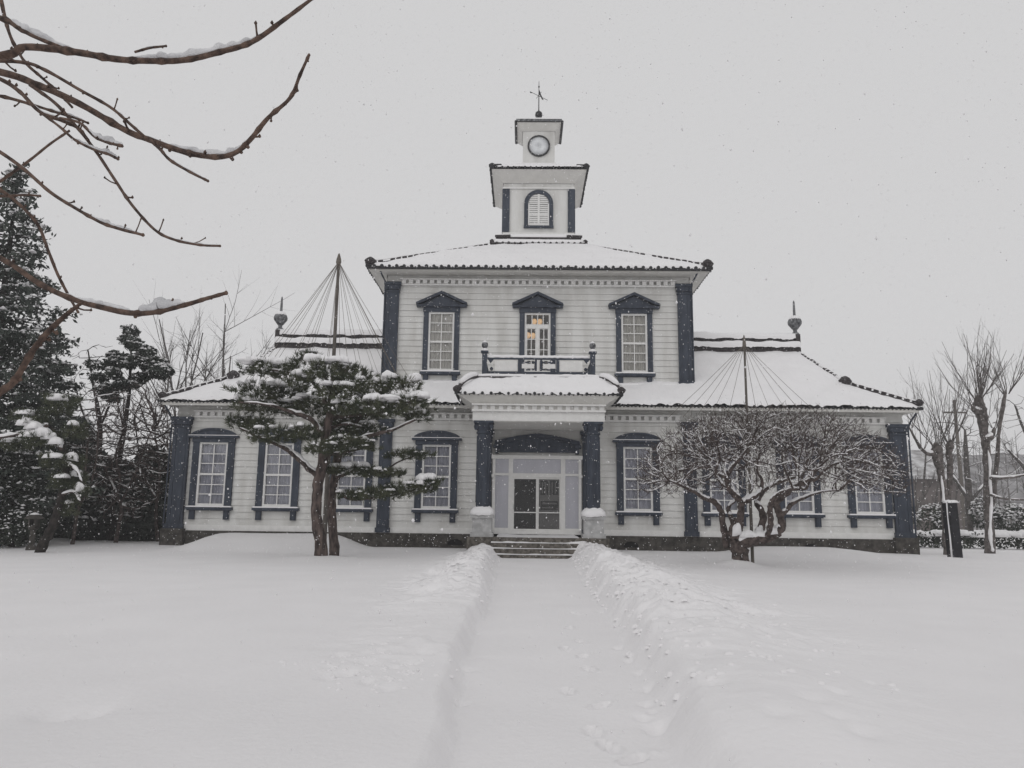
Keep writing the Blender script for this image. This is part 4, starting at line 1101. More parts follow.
# ---- rope umbrella poles (snow guards)
def snow_guard(name, base, top, r, ends, label, rr=.011):
    root = empty(name, base); tag(root, label, 'rope support', 'bamboo poles with snow ropes')
    h = top - base.z; m = MB(); m.tube([(0, 0, -.3), (.0, 0, h*.5), (.0, 0, h)], [r, r*.85, r*.6], 8); m.build('pole', M['pole'], root)
    m = MB(); m.lathe([(r*.8, h-.30), (r*1.15, h-.22), (r*1.0, h-.12), (r*.4, h+.06), (.005, h+.10)], (0, 0, 0), 10); m.build('rope_knot', M['rope'], root)
    for e in ends:
        a = Vector((0, 0, h-.2)); b = Vector(e) - base; md = a.lerp(b, .55) + Vector((0, 0, -.03))
        m = MB(); m.tube([a, md, b], rr, 4); m.build('rope', M['rope'], root)
pb = P(330, 470, PYd+1.9); pb.x = P(339, 256, PYd+1.9).x; ends = []
for k in range(24):
    an = 2*PI*k/24 + .1; rx, ry = 3.0, 2.3
    cx = P(333, 400, PYd+1.5)
    ends.append((cx.x + rx*math.cos(an)*rng.uniform(.8, 1.05), cx.y + ry*math.sin(an), 5.15 + .5*rng.uniform(-1, 1) + .3*math.sin(an*2)))
pb.z = gz(pb.x, pb.y)
snow_guard('rope_pole', pb, P(339, 256, PYd+1.9).z, .08, ends, 'tall pole with a cone of straw ropes over the garden pine', .0065)
TYd = 22.3
pb = P(741, 470, TYd+.3); pb.x = P(744, 338, TYd+.3).x; pb.z = gz(pb.x, pb.y); ends = []
for px, dy in ((668, -.8), (683, .6), (697, -1.2), (711, .9), (728, -1.0), (757, 1.1), (772, -1.2), (790, .9), (806, -.6), (822, .5)):
    ends.append(spot(px, 414 + abs(px-742)*.05, TYd+.3+dy))
snow_guard('rope_pole', pb, P(744, 338, TYd+.3).z, .05, ends, 'shorter pole with a few ropes over the bare spreading tree', .0062)

# ---- gnarled deciduous tree in front of the right wing
plum = empty('spreading_tree', (0, 0, 0)); b0 = spot(741, 560, TYd); plum.location = (b0.x, b0.y, gz(b0.x, b0.y))
tag(plum, 'gnarled low spreading bare tree with a dome of snowy twigs', 'tree')
bk_ = MB(); sn = MB(); tk = MB()
def Q(px, py, r, dy=0.0): p = spot(px, py, TYd+dy); return (p.x, p.y, p.z, r)
MAIN = [
 [Q(742, 566, .23), Q(740, 552, .22), Q(736, 541, .20), Q(735, 531, .17), Q(736, 520, .10, .1)],
 [Q(738, 545, .17), Q(752, 541, .15, -.2), Q(770, 537, .14, -.3), Q(780, 530, .12, -.4), Q(781, 516, .10, -.4), Q(776, 504, .095, -.3), Q(785, 494, .09, -.4), Q(800, 484, .075, -.7), Q(818, 478, .05, -.9)],
 [Q(756, 541, .14, -.1), Q(761, 530, .11, .2), Q(763, 515, .10, .3), Q(757, 502, .085, .3), Q(764, 490, .07, .5), Q(778, 482, .055, .7), Q(800, 476, .035, 1.0)],
 [Q(736, 540, .13), Q(740, 520, .10, -.1), Q(741, 504, .10, -.2), Q(736, 496, .085, -.3), Q(729, 489, .075, -.4), Q(727, 477, .07, -.4), Q(734, 465, .05, -.5), Q(748, 448, .035, -.6), Q(754, 436, .02, -.7)],
 [Q(741, 504, .085, -.2), Q(752, 498, .075, .0), Q(760, 492, .06, .2), Q(762, 481, .045, .3), Q(757, 470, .035, .4), Q(760, 452, .025, .5)],
 [Q(730, 490, .055, -.4), Q(722, 484, .05, -.2), Q(716, 475, .04, .0), Q(709, 462, .03, .2), Q(712, 450, .02, .4)],
 [Q(727, 478, .045, -.4), Q(716, 472, .04, -.7), Q(720, 460, .025, -1.0)],
 [Q(727, 548, .10, .3), Q(724, 530, .095, .2), Q(721, 512, .085, .1), Q(714, 502, .075, -.1), Q(704, 498, .06, -.3), Q(694, 492, .05, -.5), Q(682, 486, .035, -.8), Q(668, 480, .02, -1.0)],
 [Q(736, 535, .08), Q(732, 520, .07, .5), Q(728, 508, .055, .8), Q(736, 498, .04, 1.1), Q(730, 480, .03, 1.4)],
 [Q(768, 537, .10, -.3), Q(771, 522, .085, -.7), Q(770, 507, .075, -.9), Q(776, 496, .06, -1.1), Q(790, 490, .05, -1.3), Q(806, 489, .03, -1.5)],
 [Q(782, 515, .07, -.4), Q(793, 503, .06, -.2), Q(806, 497, .045, 0), Q(822, 492, .03, .2), Q(840, 490, .02, .4)],
 [Q(785, 494, .05, -.4), Q(798, 478, .04, -.2), Q(795, 462, .03, 0), Q(792, 448, .02, 0)],
 [Q(745, 502, .05, .0), Q(752, 486, .045, .7), Q(748, 470, .03, 1.2), Q(744, 455, .02, 1.5)],
 [Q(805, 481, .05, -.7), Q(818, 466, .035, -.6), Q(828, 452, .02, -.5)]]
nodes = []; par = []
for i, L in enumerate(MAIN):
    q = limb(tk if i == 0 else bk_, sn if i else None, L, 10, .22, 5, thr=.93, lift=.72, fat=.82, prob=.93)
    if i == 0: continue
    for k, p in enumerate(q[len(q)//2:]):
        nodes.append(Vector(p[:3])); par.append(len(nodes)-2 if k else -1)
skip = len(nodes)
cc = spot(766, 462, TYd); att = []
zb = spot(766, 500, TYd).z; zt = spot(766, 411, TYd).z
while len(att) < 12500:
    v = Vector((rng.uniform(-1, 1), rng.uniform(-1, 1), rng.uniform(0, 1)))
    q = math.hypot(v.x, v.y)
    if q > 1: continue
    top = zt - (zt-zb)*.62*q**3.2
    low = zb + .95*(1-float(sstep(.35, .85, q))) + .35*(1-q)
    z = low + (top-low)*(v.z**.62)
    att.append(Vector((cc.x + 3.75*v.x, cc.y + 3.3*v.y, z)))
N, Pn = colonize(att, nodes, par, .10, .9, .112, 85, .06, .33)
grow_mesh(bk_, sn, N, Pn, .0052, 2.4, .042, skip, .02, dict(thr=.92, lift=.95, fat=.95, prob=.74, minr=.0051))
# the year's upright shoots
for i in rng.sample(range(skip, len(N)), min(6500, len(N)-skip)):
    p = N[i]; q = (Vector((p.x-cc.x, p.y-cc.y, 0))*.16 + Vector((rng.gauss(0, .5), rng.gauss(0, .5), rng.uniform(.1, 1.2)))).normalized()
    L = rng.uniform(.10, .36); bk_.tube([p, p+q*L*.5+Vector((0, 0, .01)), p+q*L], [.0056, .0048, .003], 3, False)
    if rng.random() < .10:
        r = rng.uniform(.012, .028); c = p+q*L*.3; sn.lathe([(r*.5, -r*.5), (r, 0), (r*.5, r*.6)], (c.x, c.y, c.z), 5)
local(tk.build('trunk', M['bark_plum'], None, True), plum); local(bk_.build('branches', M['bark_plum'], None, True), plum)
blob(sn, tuple(spot(750, 536, TYd-.22)), .24, .11, .13, 5); blob(sn, tuple(spot(737, 532, TYd-.15)), .11, .10, .26, 8); blob(sn, tuple(spot(772, 533, TYd-.45)), .13, .10, .14, 12)
local(sn.build('snow_load', M['snow'], None, True), plum)

# ---- the near tree whose boughs hang into the view at the upper left
near = empty('overhanging_tree', (-3.9, 3.6, 0)); tag(near, 'bare brown branches with lines of snow hanging close by overhead on the left', 'tree')
bk_ = MB(); sn = MB(); tk = MB()
def N3(px, py, rpx, Y): p = spot(px, py, Y); return (p.x, p.y, p.z, rpx*Y/FPX)
tz = [(-3.95, 3.7, -.3, .17), (-3.9, 3.65, 1.0, .15), (-3.8, 3.6, 2.0, .13), (-3.65, 3.6, 3.0, .10), (-3.6, 3.6, 4.2, .07), (-3.5, 3.5, 5.4, .04)]
limb(tk, None, tz, 12, .1)
NB = [ # points px,py,radius px ; depth start, end ; snowy range (fractions) and thickness
 ([(-260, 95, 7), (-120, 62, 6.5), (0, 56, 6.0), (25, 47, 5.6), (75, 52, 5.2), (115, 59, 5.0), (150, 61, 4.8), (185, 60, 4.5), (220, 52, 4.2), (252, 42, 4.0), (285, 19, 3.4), (313, -2, 2.6)], 3.4, 3.2, [(.50, .86, 1.5)]),
 ([(-230, -20, 5), (-60, 8, 4.5), (0, 18, 4.2), (22, 30, 3.8), (50, 43, 3.2), (80, 54, 2.2)], 3.5, 3.35, [(.45, .98, 1.5)]),
 ([(-240, 60, 7), (-90, 56, 6.2), (0, 72, 5.6), (40, 86, 5.0), (80, 104, 4.8), (125, 130, 4.6), (150, 140, 4.4), (185, 152, 4.4), (215, 157, 4.0), (235, 153, 3.8), (250, 140, 3.5), (268, 118, 3.2), (290, 98, 2.8), (300, 75, 2.4), (309, 55, 2.0)], 3.3, 3.0, [(.46, .72, 1.2)]),
 ([(-140, 56, 4), (-40, 60, 3.2), (20, 62, 2.8), (45, 70, 2.6), (80, 90, 2.4), (110, 107, 2.2), (130, 124, 2.2), (145, 137, 2.2)], 3.1, 3.1, [(.7, .95, .5)]),
 ([(150, 140, 2.6), (160, 149, 2.4), (170, 160, 2.2), (190, 172, 2.0), (208, 181, 1.8)], 3.12, 3.0, [(.5, .98, .6)]),
 ([(135, 52, 1.8), (150, 48, 1.8), (166, 46, 1.8)], 3.25, 3.2, [(.1, .9, .8)]),
 ([(0, -6, 2.8), (5, 18, 2.6), (12, 40, 2.4), (25, 62, 2.3), (40, 76, 2.2), (58, 92, 2.0), (72, 107, 1.8)], 3.6, 3.4, []),
 ([(-120, 52, 4), (-40, 64, 3.5), (0, 79, 3.2), (20, 92, 3.0), (40, 112, 2.8), (60, 120, 2.6), (78, 128, 2.4), (88, 140, 2.2)], 3.2, 3.1, [(.5, .8, .6)]),
 ([(40, 112, 2.2), (60, 127, 2.0), (75, 140, 1.9), (95, 150, 2.0), (108, 154, 2.2), (118, 159, 2.0)], 3.1, 3.05, [(.4, 1, 1.4)]),
 ([(60, 118, 2.0), (80, 123, 2.0), (95, 137, 2.2), (110, 143, 2.4), (122, 146, 2.2)], 3.1, 3.0, [(.35, 1, 1.8)]),
 ([(30, 85, 2.6), (55, 103, 2.5), (75, 125, 2.4), (95, 150, 2.3), (115, 180, 2.2), (132, 205, 2.1), (155, 230, 2.0), (175, 240, 1.9), (200, 245, 1.8), (220, 246, 1.6)], 3.2, 2.9, [(.75, 1, .6)]),
 ([(-100, 60, 3), (-30, 92, 2.6), (0, 96, 2.4), (30, 104, 2.2), (55, 112, 2), (75, 118, 1.8), (88, 123, 1.7)], 3.3, 3.2, [(.6, .95, .9)]),
 ([(-110, 100, 3.4), (-30, 135, 3.0), (0, 152, 2.8), (25, 170, 2.6), (50, 192, 2.5), (75, 208, 2.4), (100, 222, 2.4), (120, 229, 2.3), (143, 235, 2.0)], 3.0, 2.8, [(.68, .98, 1.1)]),
 ([(-70, 230, 2.5), (-20, 195, 2.3), (5, 178, 2.2), (30, 160, 2.0), (50, 144, 1.8), (69, 131, 1.6)], 3.2, 3.1, []),
 ([(-120, 160, 3), (-30, 178, 2.6), (0, 190, 2.5), (20, 205, 2.4), (38, 225, 2.3), (48, 250, 2.2), (58, 275, 2.1), (70, 298, 1.9), (78, 312, 1.6)], 3.1, 3.0, []),
 ([(-200, 190, 6), (-80, 222, 5), (0, 258, 4.2), (40, 284, 4.0), (75, 300, 4.0), (105, 308, 4.2), (130, 313, 4.4), (155, 312, 4.0), (185, 305, 3.4), (205, 299, 3.0), (226, 293, 2.6)], 2.9, 2.7, [(.40, .60, 1.0), (.62, .80, 2.0)]),
 ([(-160, 520, 7), (-60, 430, 6), (0, 392, 5), (15, 380, 4.8), (32, 352, 4.4), (48, 332, 4.0), (66, 315, 3.4), (80, 304, 2.6)], 2.8, 2.75, []),
 ([(-60, 192, 3), (0, 196, 2.2), (25, 195, 1.8), (40, 196, 1.4)], 3.3, 3.3, [(.5, 1, .9)])]
for L, Ya, Yb, sr in NB:
    pts = [N3(x, y, r, Ya + (Yb-Ya)*i/(len(L)-1)) for i, (x, y, r) in enumerate(L)]
    q = smooth_path(pts, 6)
    for i in range(len(q)):
        if i % 5 == 3 and rng.random() < .8: q[i] = q[i].copy(); q[i][3] *= rng.uniform(1.12, 1.35)
    q = [np.array([p[0], p[1], p[2], p[3]*.70*rng.uniform(.93, 1.08)]) for p in q]
    bk_.tube([p[:3] for p in q], [p[3] for p in q], 10)
    e_ = q[-1]; bk_.lathe([(e_[3]*.7, -e_[3]*1.0), (e_[3]*1.25, 0), (e_[3]*.5, e_[3]*1.2)], e_[:3], 8)
    rr0 = max(p[3] for p in q)
    for i in range(4, len(q)-2, 3):
        if q[i][0] > -2.6 and rng.random() < .5:       # spurs and buds
            d_ = Vector((rng.gauss(.5, .5), rng.gauss(0, .5), rng.gauss(.1, .7))).normalized(); L_ = rng.choice((.004, .005, .006, .008, .012, .02, .05)); p_ = Vector(q[i][:3])
            a_ = min(q[i][3]*.55, .006); bk_.tube([p_, p_+d_*(q[i][3]+L_*.5), p_+d_*(q[i][3]+L_)+Vector((0, 0, L_*.15))], [a_, a_*.8, a_*.9], 5); bk_.lathe([(a_*.8, -a_), (a_*1.4, 0), (a_*.3, a_*2)], tuple(p_+d_*(q[i][3]+L_)+Vector((0, 0, L_*.15))), 6)
    extra = [(.33, .60, .30), (.58, .90, .34)] if L[-1][0] > 90 and len(L) > 6 else []
    for a, b, th_ in sr + extra:
        run = [p for i, p in enumerate(q) if a <= i/(len(q)-1) <= b]
        if len(run) < 3: continue
        fine = smooth_path(run, 3); m = len(fine)
        tt = []
        for i, p in enumerate(fine):
            f_ = math.sin(PI*(i/(m-1)))**.4 if 0 < i < m-1 else .15
            tt.append(max(.002, p[3]*th_*.95*f_*(1+.5*float(fbm(i*.35, a*31, 1.0, 3, 3)))))
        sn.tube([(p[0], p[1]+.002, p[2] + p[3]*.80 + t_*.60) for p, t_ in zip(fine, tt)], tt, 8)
# a couple of limbs that join the hanging boughs to the trunk
for a, b in (((-3.62, 3.6, 3.4, .07), 0), ((-3.7, 3.6, 2.9, .08), 2), ((-3.78, 3.6, 2.4, .07), 15), ((-3.85, 3.6, 1.6, .07), 16), ((-3.6, 3.6, 3.8, .06), 1), ((-3.7, 3.6, 2.7, .06), 12)):
    x, y, r = NB[b][0][0]; e_ = N3(x, y, r*.85, NB[b][1])
    md = ((a[0]+e_[0])/2, (a[1]+e_[1])/2, (a[2]+e_[2])/2+.08, (a[3]+e_[3])/2)
    limb(bk_, None, [a, md, e_], 8, .1)
local(tk.build('trunk', M['bark_grey'], None, True), near); local(bk_.build('branches', M['twig_brown'], None, True), near); local(sn.build('snow_load', M['shaded_snow'], None, True), near)

# ---- bare trees grown generically
def bare_tree(name, base, label, trunk, atts, r0=.010, step=.22, infl=1.3, kill=.25, bark='bark_grey', snow=True, group=None, rmax=.10, up=.1, jit=.3, skw=None, start=.45, n=8, iters=60, heads=(), stems=(), streak=None):
    root = empty(name, base); tag(root, label, 'tree', group)
    t = MB(); b = MB(); s = MB() if snow else None
    nodes, par = [], []
    for i, L in enumerate(trunk):
        q = limb(t if i == 0 else b, s, L, n, .15, 5, thr=.9, lift=.75, fat=.9, prob=.95)
        st_ = int(len(q)*start)
        for k, p in enumerate(q[st_:]): nodes.append(Vector(p[:3])); par.append(len(nodes)-2 if k else -1)
    for (c, k, L, r, spread, lev) in heads:         # fans of year-old shoots from a pollard head
        for _ in range(k):
            a = rng.uniform(0, 2*PI); q = spread*math.sqrt(rng.random())
            sprout(b, s, Vector(c)+Vector((math.cos(a)*.1, math.sin(a)*.1, 0)), (math.cos(a)*q, math.sin(a)*q, 1), L*rng.uniform(.6, 1.1), r*rng.uniform(.7, 1.1), lev, (2, 5), .5, .5, 7, .07)
    for (p_, d_, L, r, lev, kd_, ang_, up_) in stems: sprout(b, s, p_, d_, L, r, lev, kd_, ang_, up_, 8, .05)
    if streak:                                      # snow blown onto one side of the stem
        q = smooth_path(streak, 8); m_ = len(q)
        s.tube([p[:3] for p in q], [max(.004, p[3]*(1+.7*float(fbm(i*.3, 2, 1.0, 2, 8)))*(1 if 0 < i < m_-1 else .2)) for i, p in enumerate(q)], 6)
    N, Pn = colonize(atts, nodes, par, step, infl, kill, iters, up, jit) if atts else (nodes, par)
    kw = dict(thr=.85, lift=.8, fat=.9, prob=.85, minr=r0*.9); kw.update(skw or {})
    grow_mesh(b, s, N, Pn, r0, 2.3, rmax, len(nodes), .03, kw)
    if t.v: local(t.build('trunk', M[bark], None, True), root)
    local(b.build('branches', M[bark], None, True), root)
    if s is not None and s.v: local(s.build('snow_load', M['snow'], None, True), root)
    return root
def sprout(mb, sn, p, d, L, r, lev, kids=(3, 5), ang=.75, up=.35, n=6, wob=.12):
    p = Vector(p); d = Vector(d).normalized(); pts = [p.copy()]; ds = [d.copy()]
    for i in range(n):
        d = (d + Vector((rng.gauss(0, wob), rng.gauss(0, wob), up/n + rng.gauss(0, wob*.5)))).normalized()
        p = p + d*L/n; pts.append(p.copy()); ds.append(d.copy())
    rr = [r*(1-.68*i/n) for i in range(n+1)]
    mb.tube(pts, rr, 6 if r > .03 else 4 if r > .012 else 3, False)
    if sn is not None: snow_on(sn, pts, rr, thr=.8, lift=.85, fat=.9, prob=.85, minr=.012)
    if lev > 0:
        for k in range(rng.randint(*kids)):
            i = rng.randint(1, n-1); a = rng.uniform(0, 2*PI); u = ds[i].orthogonal().normalized(); v = ds[i].cross(u)
            d2 = ds[i] + (u*math.cos(a)+v*math.sin(a))*math.tan(ang*rng.uniform(.6, 1.2))
            sprout(mb, sn, pts[i], d2, L*rng.uniform(.35, .6)*(1-.35*i/n), rr[i]*.62, lev-1, kids, ang, up, n, wob)
def trunk_px(L, Y): return [pr(x, y, r, Y) for x, y, r in L]
def att_px(n, cx, cy, rx, ry, Y, rd=None):
    c = spot(cx, cy, Y); k = Y/FPX
    return ell_points(n, c, (rx*k, rd or rx*k*.8, ry*k))
def base_at(px, py, Y): p = spot(px, py, Y); return (p.x, p.y, gz(p.x, p.y))

# pollards right of the building
def hd(px, py, Y, k, L, r, spread, lev=2): return (tuple(spot(px, py, Y)), k, L, r, spread, lev)
Yp = 31.0
bare_tree('pollard_tree', base_at(949, 556, Yp), 'slender pollarded bare tree directly behind the dark post', [trunk_px([(949, 560, .20), (947, 530, .17), (945, 500, .15), (941, 475, .14), (938, 460, .19), (937, 449, .21), (936, 443, .08)], Yp), trunk_px([(947, 505, .12), (950, 478, .11), (949, 455, .12), (950, 446, .16), (950, 440, .06)], Yp+.2),
    trunk_px([(938, 455, .10), (925, 452, .075), (916, 440, .05), (908, 425, .03)], Yp)],
    [], .012, .25, 1.5, .35, 'bark_poll', group='pollarded trees right of the hall', heads=(hd(937, 448, Yp, 10, 3.2, .022, .62), hd(950, 443, Yp+.2, 9, 3.0, .021, .66), hd(922, 449, Yp, 4, 2.5, .018, .5), hd(910, 428, Yp, 4, 1.8, .015, .55), hd(952, 455, Yp, 3, 2.2, .015, .8)), streak=trunk_px([(946, 535, .05), (944, 510, .06), (943, 490, .05), (941, 475, .02)], Yp-.15))
Yq = 32.5
bare_tree('pollard_tree', base_at(990, 556, Yq), 'taller pollarded bare tree with a knobbly thick trunk and fan of upright shoots', [trunk_px([(991, 562, .24), (989, 530, .18), (988, 490, .165), (987, 455, .165), (984, 430, .18), (981, 412, .22), (979, 403, .21), (978, 396, .10)], Yq), trunk_px([(992, 505, .12), (997, 460, .09), (999, 430, .075), (1004, 402, .08), (1006, 392, .04)], Yq+.5),
    trunk_px([(982, 412, .10), (975, 410, .12), (972, 404, .07)], Yq-.2), trunk_px([(986, 440, .12), (992, 436, .12), (995, 428, .06)], Yq-.2),
    trunk_px([(990, 478, .075), (1004, 478, .06), (1020, 476, .045), (1045, 470, .03)], Yq-.5), trunk_px([(990, 495, .05), (1006, 499, .04), (1030, 500, .03)], Yq-.4)],
    [], .0125, .25, 1.5, .35, 'bark_poll', group='pollarded trees right of the hall', heads=(hd(978, 400, Yq, 17, 3.2, .025, .85), hd(973, 404, Yq-.2, 6, 2.9, .022, 1.1), hd(1006, 394, Yq+.5, 10, 2.9, .021, .75), hd(994, 428, Yq-.2, 5, 2.6, .018, .8), hd(985, 420, Yq, 5, 2.4, .018, 1.2), hd(1020, 474, Yq-.5, 4, 2.0, .014, .5)), streak=trunk_px([(993, 552, .06), (990.5, 538, .075), (990.5, 520, .05), (991.5, 500, .065), (990, 480, .04), (990, 462, .05), (988, 450, .02)], Yq-.2))
bare_tree('bare_tree', base_at(1046, 556, 36), 'bare snowy tree at the right edge behind the pollards', [trunk_px([(1048, 560, .25), (1046, 500, .2), (1040, 450, .14), (1036, 420, .08)], 36), trunk_px([(1046, 500, .12), (1026, 470, .08), (1008, 450, .05)], 36), trunk_px([(1044, 470, .1), (1024, 430, .06), (1015, 405, .04)], 36)],
    att_px(260, 1018, 440, 28, 55, 36), .012, .3, 1.8, .4, 'bark_grey', up=.1, start=.5)
bare_tree('bare_tree', base_at(968, 540, 44), 'greyish bare tree between the two pollards, farther back', [trunk_px([(968, 548, .26), (969, 500, .2), (966, 460, .14), (965, 430, .06)], 44), trunk_px([(968, 505, .12), (980, 490, .08), (990, 478, .04)], 44), trunk_px([(968, 500, .12), (955, 480, .08), (948, 470, .04)], 44)],
    att_px(300, 962, 450, 34, 48, 44), .014, .35, 2.0, .45, 'bark_grey', up=.1, start=.5)
# bare trees seen over the left wing's roof
for (px, top, Y, label, k_, ang_) in ((168, 330, 46, 'thin bare tree left of the others behind the left roof corner', (4, 7), .55), (188, 312, 48, 'upright bare tree in the middle behind the left wing roof', (5, 8), .5), (223, 303, 50, 'tallest bare tree with wide angled boughs behind the left wing roof', (6, 8), .85), (205, 350, 44, 'low twiggy bare tree just above the left wing roof', (5, 8), .7)):
    g = Vector(base_at(px-2, 540, Y)); tp = spot(px, top, Y)
    bare_tree('bare_tree', g, label, [], [], .013, .3, 1.6, .4, 'bark_grey', False, 'bare trees behind the left wing', stems=((g-Vector((0, 0, .3)), tp-g, (tp-g).length+.2, .10, 2, k_, ang_, .12), (spot(px-1, 400, Y), tp-g, (tp.z-spot(px, 400, Y).z)*.8, .06, 2, k_, ang_, .2), (spot(px+1, 405, Y), (.6, 0, .8), (tp.z-spot(px, 405, Y).z)*.75, .05, 2, k_, ang_, .3), (spot(px-1, 410, Y), (-.6, 0, .8), (tp.z-spot(px, 405, Y).z)*.75, .05, 2, k_, ang_, .3)))

# ---- leafy things
def leaf_quads(C, size, up=.2):
    C = np.asarray(C, float); n = len(C)
    a = nrg.normal(0, 1, (n, 3)); a /= np.linalg.norm(a, axis=1, keepdims=True)
    b = np.cross(a, nrg.normal(0, 1, (n, 3))); b /= np.linalg.norm(b, axis=1, keepdims=True)
    s = size*nrg.uniform(.5, 1.2, (n, 1))
    V = np.stack([C - a*s, C - b*s*.45, C + a*s, C + b*s*.45], 1).reshape(-1, 3)
    return V, np.arange(4*n).reshape(-1, 4)
def conifer(name, base, h, rad, label, n_lv=26, start=.08, group=None, dens=1.0, leaf=.13, snow=.10, lean=0):
    root = empty(name, base); tag(root, label, 'tree', group); bx, by_, bz = base
    t = MB(); t.tube([(bx, by_, bz-.3), (bx+.1, by_, bz+h*.5), (bx, by_, bz+h)], [h*.018, h*.012, .02], 8)
    b = MB(); C = []; SC = []
    for i in range(n_lv):
        f = start + (1-start)*(i/(n_lv-1)); z = bz + h*f; rr = rad*(1-f)**.75*rng.uniform(.85, 1.1) + .15
        for k in range(max(4, int(9*(1-f)+3))):
            an = rng.uniform(0, 2*PI); L = rr*rng.uniform(.65, 1.1); z0 = z + rng.uniform(-.3, .3)*h/n_lv
            tip = Vector((bx+L*math.cos(an), by_+L*math.sin(an), z0 - .10*L + .06*L*L/rad))
            b.tube([(bx, by_, z0), tip], [.035, .01], 4, False)
            m = int((26*L+10)*dens)
            for _ in range(m):
                u = rng.random()**.6; sp = .12 + .26*L*(1-u)*.6
                c = (bx+L*u*math.cos(an)+rng.gauss(0, sp), by_+L*u*math.sin(an)+rng.gauss(0, sp), z0-.08*L*u+rng.gauss(-.03, .10))
                C.append(c)
            for _ in range(int(11*L*snow*10*rng.random())):
                u = rng.uniform(.35, 1); SC.append((bx+L*u*math.cos(an)+rng.gauss(0, .15), by_+L*u*math.sin(an)+rng.gauss(0, .15), z0-.08*L*u+.10))
    V, F = leaf_quads(C, leaf)
    local(t.build('trunk', M['bark_dark'], None, True), root); local(b.build('branches', M['bark_dark']), root)
    local(npmesh('crown', V, F, M['conifer']), root)
    s = MB(); dabs(s, SC, .03, .13); local(s.build('snow_load', M['snow'], None, True), root)
    return root
def shrub(name, base, ells, label, cat='shrub', n=120, leaf=.08, snow=60, mt='shrub', group=None, sr=(.05, .16), stems=True):
    """ells: list of (centre, radii)"""
    root = empty(name, base); tag(root, label, cat, group)
    C = []; SC = []; st_ = MB()
    for c, r in ells:
        vol = (r[0]*r[1]+r[1]*r[2]+r[0]*r[2])
        for _ in range(int(n*vol)):
            v = Vector((rng.gauss(0, 1), rng.gauss(0, 1), rng.gauss(0, 1))).normalized()*rng.uniform(.55, 1.05)**.7
            lum = 1 + .18*math.sin(v.x*5+c[0]) * math.cos(v.z*6+c[1])
            C.append((c[0]+v.x*r[0]*lum, c[1]+v.y*r[1]*lum, max(base[2]+.02, c[2]+v.z*r[2]*lum)))
        for _ in range(int(snow*vol)):
            v = Vector((rng.gauss(0, 1), rng.gauss(0, 1)-.3, abs(rng.gauss(0, 1)))).normalized()
            SC.append((c[0]+v.x*r[0]*.98, c[1]+v.y*r[1]*.98, c[2]+v.z*r[2]*1.0))
        if stems: st_.tube([(base[0], base[1], base[2]-.1), ((base[0]+c[0])/2+.1, c[1], c[2]-r[2]*.5), c], [.06, .04, .02], 6)
    V, F = leaf_quads(C, leaf)
    local(npmesh('foliage', V, F, M[mt]), root); (local(st_.build('stem', M['bark_dark']), root) if stems else None)
    if SC:
        s = MB(); dabs(s, SC, *sr); local(s.build('snow_load', M['snow'], None, True), root)
    return root
def ell_px(px, py, rx, ry, Y, rd=None):
    c = spot(px, py, Y); k = Y/FPX; return (tuple(c), (rx*k, rd or max(.6, rx*k*.8), ry*k))

b = base_at(-30, 548, 27.5)
conifer('tall_conifer', b, 14.2, 4.2, 'tall dark conifer dusted with snow at the left edge', 40, .10, None, 1.25, .13, .12)
b = base_at(28, 546, 33)
conifer('tall_conifer', b, 9.5, 3.0, 'shorter dark conifer right of the tall one at the left edge', 24, .12, None, 1.1, .13, .10)
# round-headed evergreen left of the roof corner
Ye = 33.0; b = base_at(120, 543, Ye)
ells = [ell_px(131, 331, 6, 6, Ye), ell_px(130, 341, 10, 6, Ye)]
for k in range(30):
    yy = 343 + 48*rng.random(); wdt = 8 + 25*min(1, (yy-338)/30); ells.append(ell_px(131 + wdt*rng.uniform(-1, 1), yy, rng.uniform(4, 9), rng.uniform(3.5, 7), Ye+rng.uniform(-1, 1), .5))
for px, py in ((98, 378), (105, 392), (95, 365), (165, 371), (160, 366), (112, 398)): ells.append(ell_px(px, py, 8, 4.5, Ye))
rh = shrub('round_headed_evergreen', b, ells, 'dark round headed evergreen tree by the left roof corner', 'tree', 640, .11, 60, 'conifer', stems=False, sr=(.03, .12))
t = MB(); limb(t, None, trunk_px([(112, 548, .17), (116, 480, .14), (124, 430, .11), (129, 395, .08), (131, 350, .04)], Ye), 8, .1); local(t.build('trunk', M['bark_dark'], None, True), rh)
